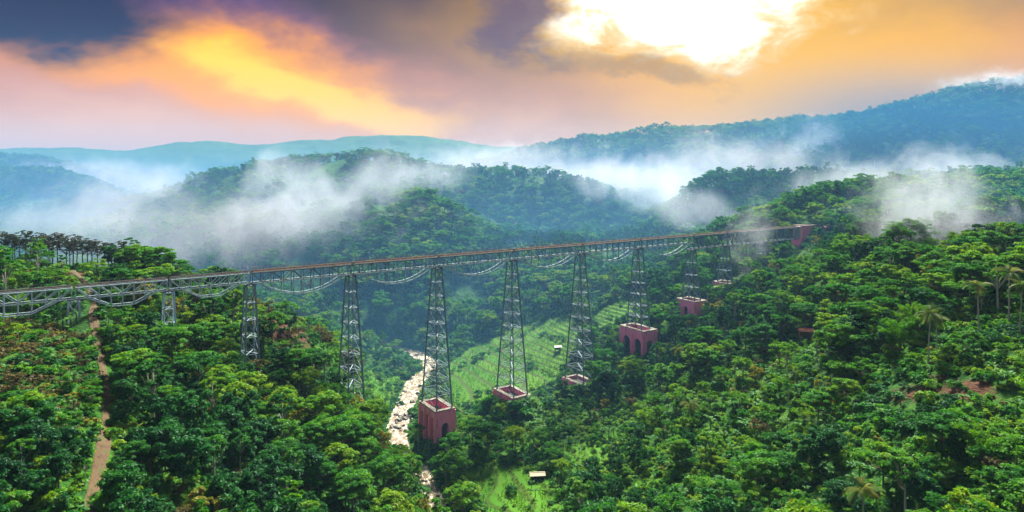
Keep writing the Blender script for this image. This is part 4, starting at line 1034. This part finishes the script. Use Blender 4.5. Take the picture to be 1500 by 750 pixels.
for a, b in ((px(655, 392), px(742, 425)), (px(742, 425), px(800, 452)), (px(700, 352), px(752, 372)), (px(770, 395), px(812, 372)), (px(790, 430), px(840, 400)), (px(690, 262), px(740, 268)), (px(552, 392), px(584, 352))):
    n = int(math.hypot(b[0] - a[0], b[1] - a[1]) / 1.5)
    for k in range(n):
        if rng.rand() < .72: t_ = k / n; H_.append((a[0] + (b[0] - a[0]) * t_ + rng.normal() * 1.0, a[1] + (b[1] - a[1]) * t_ + rng.normal() * 1.6))
for nm in ('main', 'low', 'left', 'upper', 'side'):
    P = np.array(FIELDS[nm]); X = rng.uniform(P[:, 0].min(), P[:, 0].max(), 60); Y = rng.uniform(P[:, 1].min(), P[:, 1].max(), 60); k = inside(X, Y, P); H_ += list(zip(X[k][:14], Y[k][:14]))
    for (a, b) in zip(P, np.roll(P, -1, 0)):      # ragged field edges
        n = int(np.hypot(*(b - a)) / 1.6)
        for k in range(n):
            if rng.rand() < .8: q_ = a + (b - a) * k / n + rng.normal(size=2) * 1.3; H_.append(tuple(q_))
HS_ = list(rng.uniform(.45, 1.05, len(H_)))
for x, lt, lb, sc_, pr in ((640, 8.1, 4.7, 1.2, .8), (750, 8.5, 5.1, 2.5, .95), (850, 8.2, 5.0, 1.8, .95), (935, 9, 5, 1.0, .7), (1013, 6.8, 4.8, 1.0, .7), (1062, 6, 4.5, 2.4, .95)):
    c_ = BP(x)
    for k in range(46):
        if rng.rand() > pr: continue
        e = rng.uniform(1.2, 3.4) * sc_ ** .5
        q_ = (c_ + Bv * rng.uniform(-lb - 1, lb + 1) - Tv * (lt + e)) if k % 2 else (c_ + Tv * rng.uniform(-lt - 1, lt + 1) - Bv * (lb + e))
        if seg_dist(np.array([q_.x]), np.array([q_.y]), RIV)[0] < 6: continue
        H_.append((q_.x, q_.y)); HS_.append(sc_ * rng.uniform(.6, 1.1))
H_ = np.array(H_); hz_ = ground(H_[:, 0], H_[:, 1], False) - .1
scatter('field_hedges', np.c_[H_, hz_], HS_, rng.rand(len(H_)) * 6.28, rng.choice([0, 1, 2, 4, 5, 2], len(H_)), SHR, 'bushes along rice field edges and at the feet of the pedestals', 'hedge')

# banana plants
BST = mesh('banana_stem', *tube([(0, 0, -.6), (.03, 0, 1.1), (.05, .02, 2.2)], [.2, .16, .09], 6), [M_BAN], True); attr(BST, 'tone', np.full(len(BST.vertices), .5))
def banana(x, d, s, label, group):
    X_, Y_ = px(x, d); z = float(ground(np.array([X_]), np.array([Y_]))[0])
    root = empty('banana_plant', (X_, Y_, z), label, 'plant', group); root.scale = (s, s, s); root.rotation_euler = (0, 0, rg.uniform(0, 6.28))
    link('stem', BST, root)
    for k in range(8):
        o = link('leaf', BL[rg.randrange(4)], root, (.05, .02, 2.05 + .1 * rg.random())); o.rotation_euler = (0, rg.uniform(-.35, .25), k * 2.4 + rg.uniform(-.3, .3)); q = rg.uniform(.75, 1.2); o.scale = (q, q, q)
for x, d in ((92, 224), (104, 222), (84, 222), (112, 224), (98, 219)): banana(x, d, rg.uniform(1.2, 1.6), 'dark banana plant at the foot of the low pale tower', 'banana plants by the low tower')
for k in range(14): banana(rg.uniform(980, 1150), rg.uniform(228, 255), rg.uniform(1.3, 1.9), 'tall banana plant on the slope below the red roofed hut', 'banana plants on the slope')
for k in range(12): banana(rg.uniform(690, 880), rg.uniform(286, 306), rg.uniform(1.1, 1.6), 'banana plant in the thicket between the two rice fields', 'banana plants on the valley floor')
for x, d in ((1462, 178), (1475, 176), (1455, 182), (1290, 188)): banana(x, d, 1.3, 'banana plant beside the red soil clearing', 'banana plants by the clearing')

# coconut palms
def frond_mesh(seed):
    rg_ = random.Random(seed); V, F = [], []; n = 13; L = 4.2; ang = R(38 + rg_.uniform(-6, 6)); p = Vector((0, 0, 0)); pts = [p.copy()]
    for i in range(n): p = p + Vector((math.cos(ang), 0, math.sin(ang))) * (L / n); pts.append(p.copy()); ang -= R(8.5)
    tv, tf = tube(pts, [.06 * (1 - .8 * i / n) + .01 for i in range(n + 1)], 4); V += [tuple(a) for a in tv]; F += tf
    for i in range(2, n + 1):
        for k in (0, .5):
            if i == n and k: continue
            b = pts[i] if not k else (pts[i] + pts[min(i + 1, n)]) / 2
            ll = 1.15 * math.sin(math.pi * (.12 + .83 * (i + k) / n)) + .2
            for sd in (-1, 1):
                e = b + Vector((.45 * ll, sd * .8 * ll, -.45 * ll)); o = len(V)
                V += [tuple(b + Vector((-.09, 0, 0))), tuple(b + Vector((.09, 0, 0))), tuple(e)]; F.append((o, o + 1, o + 2))
    me = mesh('frond', V, F, [M_PALM]); attr(me, 'tone', np.full(len(V), rg_.random())); return me
FR = [frond_mesh(k) for k in range(3)]
def palm(x, d, H, s, label):
    X_, Y_ = px(x, d); z = float(ground(np.array([X_]), np.array([Y_]))[0])
    root = empty('coconut_palm', (X_, Y_, z), label, 'palm tree', 'coconut palms'); lx, ly = rg.uniform(-.8, .8), rg.uniform(-.5, .5)
    v, f = tube([(0, 0, -.6), (lx * .2, ly * .2, H * .4), (lx * .6, ly * .6, H * .8), (lx, ly, H)], [.3, .2, .17, .15], 7); link('trunk', mesh('palm_trunk', v, f, [M_BARKP], True), root)
    for k in range(17):
        o = link('frond', FR[k % 3], root, (lx, ly, H)); o.rotation_euler = (rg.uniform(-.1, .1), rg.uniform(-.75, .75) + .1, k * 2.4 + rg.uniform(-.2, .2)); q = s * rg.uniform(.85, 1.1); o.scale = (q, q, q)
for x, d, H, s, lab in PALMS: palm(x, d, H, s, lab)

# bamboo clump
def bamboo(x, d, H, n, label):
    X_, Y_ = px(x, d); z = float(ground(np.array([X_]), np.array([Y_]))[0]); rng_ = np.random.RandomState(int(x)); rg_ = random.Random(int(x))
    root = empty('bamboo_clump', (X_, Y_, z), label, 'bamboo', 'bamboo clumps'); parts = []; cl = []
    for k in range(n):
        a = rg_.uniform(0, 6.28); sp = rg_.uniform(.3, 1); h = H * rg_.uniform(.7, 1.05); b = Vector((math.cos(a) * .8, math.sin(a) * .8, -.5)); o = Vector((math.cos(a), math.sin(a), 0)) * sp
        pts = [b, b + o * 1 + Vector((0, 0, h * .5)), b + o * 2.4 + Vector((0, 0, h * .85)), b + o * 5.0 + Vector((0, 0, h * .93))]
        parts.append(tube(pts, [.09, .07, .04, .02], 4))
        for i in range(9):
            t_ = .35 + .65 * i / 8; j = min(int(t_ * 3), 2); q = pts[j].lerp(pts[j + 1], t_ * 3 - j); cl.append((*q, .9, .8))
    v, f = join(parts); link('culms', mesh('culms', v, f, [M_BARK]), root)
    v, q, tn = leaf_cloud(np.array(cl), 26, .34, rng_, up=.1, thin=.25); me = fast_mesh('bamboo_leaves', v, q, [M_LITE]); attr(me, 'tone', tn); link('foliage', me, root)
bamboo(1312, 222, 13, 26, 'tall feathery bamboo clump behind the coconut palm on the slope'); bamboo(1335, 228, 12, 22, 'bamboo clump with arching yellowish tips next to the taller one'); bamboo(1440, 150, 9, 20, 'dark bamboo clump in the shaded foreground of the slope')

# ------------------------------------------------------------------ mist and haze
def mist_mat(name, dens, sc, thr, col=(0.74, 0.82, 1.0)):
    m_ = bpy.data.materials.new(name); m_.use_nodes = True; t = NT(m_.node_tree); m_.node_tree.nodes.clear()
    tc_ = t.new('ShaderNodeTexCoord'); ob = tc_.outputs['Object']; g_ = t.new('ShaderNodeNewGeometry')
    ln = t.new('ShaderNodeVectorMath', operation='LENGTH'); t.put(ln.inputs[0], ob)
    fall = t.ss(ln.outputs['Value'], 1.0, 0.2)
    n = t.noise(t.vm('MULTIPLY', g_.outputs['Position'], (1, 1, .8)), sc, 6, .66, 1.6)
    d = t.m('MULTIPLY', t.ss(t.m('SUBTRACT', n, t.m('MULTIPLY', t.m('SUBTRACT', 1.0, fall), .30)), thr, thr + .26), dens)
    pv = t.new('ShaderNodeVolumePrincipled'); pv.inputs['Color'].default_value = (*col, 1); pv.inputs['Anisotropy'].default_value = .3; t.put(pv.inputs['Density'], d)
    o = t.new('ShaderNodeOutputMaterial'); t.l.new(pv.outputs[0], o.inputs['Volume'])
    return m_
MM_V = mist_mat('mist_valley', .0042, .018, .27, (0.92, 0.88, 0.98)); MM_S = mist_mat('mist_smoke', .013, .05, .24)
MM_N = mist_mat('mist_near', .018, .045, .24); MM_F = mist_mat('mist_far', .0085, .021, .29)
def mist(x, y, d, rx, ry, rz, m_, label, tilt=0):
    bm = bmesh.new(); bmesh.ops.create_icosphere(bm, subdivisions=3, radius=1.0); me = bpy.data.meshes.new('mist_wisp'); bm.to_mesh(me); bm.free(); me.materials.append(m_)
    o = link('mist_wisp', me, None, ((x - 750) * d / 1000, d, CZ - (y - 238) * d / 1000)); o.scale = (rx, ry, rz); o.rotation_euler = (0, R(tilt), 0)
    tag(o, label, 'mist', 'mist wisps', 'stuff')
mist(435, 285, 660, 55, 70, 62, MM_F, 'pale column of mist rising off the long wooded hill', 12)
mist(330, 350, 560, 190, 90, 52, MM_V, 'wide bank of mist lying behind the ridge trees', -4)
mist(545, 272, 600, 70, 60, 40, MM_F, 'slanting plume of mist across the top of the long hill', -35)
mist(190, 310, 720, 130, 120, 70, MM_V, 'mist filling the side valley beyond the ridge trees')
mist(1080, 245, 930, 230, 130, 62, MM_V, 'mist bank between the wooded ridge and the blue mountain')
mist(960, 272, 760, 150, 90, 48, MM_F, 'mist drifting in the valley beyond the viaduct end', 8)
mist(720, 242, 1150, 240, 160, 62, MM_V, 'pale mist between the two wooded hills')
mist(1195, 220, 1080, 70, 70, 80, MM_F, 'wisp of mist climbing the flank of the blue mountain', 30)
mist(1368, 325, 330, 44, 32, 40, MM_N, 'bright smoke plume drifting over the slope beyond the palms', 25)
mist(1098, 350, 408, 19, 12, 36, MM_S, 'thin smoke rising in front of the straight girder spans', 10)
mist(1460, 126, 1200, 150, 120, 38, MM_F, 'cloud cap clinging to the mountain shoulder')
mist(480, 335, 590, 150, 80, 60, MM_F, 'thin veil of mist over the near face of the long hill', 15)
mist(860, 262, 1000, 170, 130, 46, MM_V, 'soft mist behind the second wooded hill')
mist(60, 330, 420, 90, 40, 26, MM_F, 'bluish mist behind the thin ridge trees')
mist(390, 262, 720, 40, 50, 60, MM_F, 'torn wisp of mist lifting off the hill crest', 25)
mist(620, 262, 760, 90, 70, 34, MM_F, 'thin mist along the saddle of the long hill', -12)
mist(1010, 300, 560, 70, 50, 30, MM_F, 'low wisp of mist behind the viaduct end', 10)
mist(1240, 268, 620, 90, 60, 30, MM_F, 'wisp of mist in the trees of the near ridge', -8)
mist(260, 285, 800, 60, 60, 55, MM_F, 'ragged mist column in the side valley', -18)
mist(1420, 255, 760, 110, 80, 44, MM_F, 'pale mist on the lower mountain flank', 14)
mist(150, 262, 1500, 300, 260, 65, MM_V, 'low cloud lying in the far valley')
MM_B = bpy.data.materials.new('mist_blue'); MM_B.use_nodes = True; t = NT(MM_B.node_tree); MM_B.node_tree.nodes.clear()
tc_ = t.new('ShaderNodeTexCoord'); ln = t.new('ShaderNodeVectorMath', operation='LENGTH'); t.put(ln.inputs[0], tc_.outputs['Object'])
pv = t.new('ShaderNodeVolumePrincipled'); pv.inputs['Color'].default_value = (0.03, 0.22, 0.52, 1); t.put(pv.inputs['Density'], t.ss(ln.outputs['Value'], 1.0, 0.1, 0.0, 0.0044))
o = t.new('ShaderNodeOutputMaterial'); t.l.new(pv.outputs[0], o.inputs['Volume'])
mist(1420, 205, 980, 430, 260, 130, MM_B, 'deep blue mist in front of the mountain flank', 8)
mist(1440, 365, 370, 100, 100, 60, MM_B, 'faint blue air over the slope beyond the palms')
VM = bpy.data.materials.new('valley_mist'); VM.use_nodes = True; t = NT(VM.node_tree); VM.node_tree.nodes.clear()
g_ = t.new('ShaderNodeNewGeometry'); sp_ = t.new('ShaderNodeSeparateXYZ'); t.put(sp_.inputs[0], g_.outputs['Position'])
den_ = t.m('MULTIPLY', t.m('EXPONENT', t.m('MULTIPLY', sp_.outputs[2], -1 / 60)), t.m('MULTIPLY', t.ss(sp_.outputs[1], 190, 780), t.ss(sp_.outputs[1], 1150, 1900, 1.0, 0.16)))
pv = t.new('ShaderNodeVolumePrincipled'); pv.inputs['Color'].default_value = (0.14, 0.42, 0.90, 1); t.put(pv.inputs['Density'], t.m('MULTIPLY', den_, 0.0052))
o = t.new('ShaderNodeOutputMaterial'); t.l.new(pv.outputs[0], o.inputs['Volume']); VM.cycles.volume_step_rate = 0.3
v, f = box(-4160, 4160, 190, 4060, -60.8, 330)
o = link('valley_mist', mesh('valley_mist', v, f, [VM])); tag(o, 'blue evening mist lying low over all the hills beyond the viaduct', 'mist', kind='stuff')
v, f = box(-4200, 4200, -500, 4100, -61.5, 335)
HZ = bpy.data.materials.new('haze'); HZ.use_nodes = True; t = NT(HZ.node_tree); HZ.node_tree.nodes.clear()
pv = t.new('ShaderNodeVolumePrincipled'); pv.inputs['Color'].default_value = (0.36, 0.60, 1.0, 1); pv.inputs['Density'].default_value = 0.00006; pv.inputs['Anisotropy'].default_value = 0.0
o = t.new('ShaderNodeOutputMaterial'); t.l.new(pv.outputs[0], o.inputs['Volume'])
hz = link('haze', mesh('haze', v, f, [HZ])); tag(hz, 'thin bluish evening haze filling the whole valley', 'haze', kind='stuff')
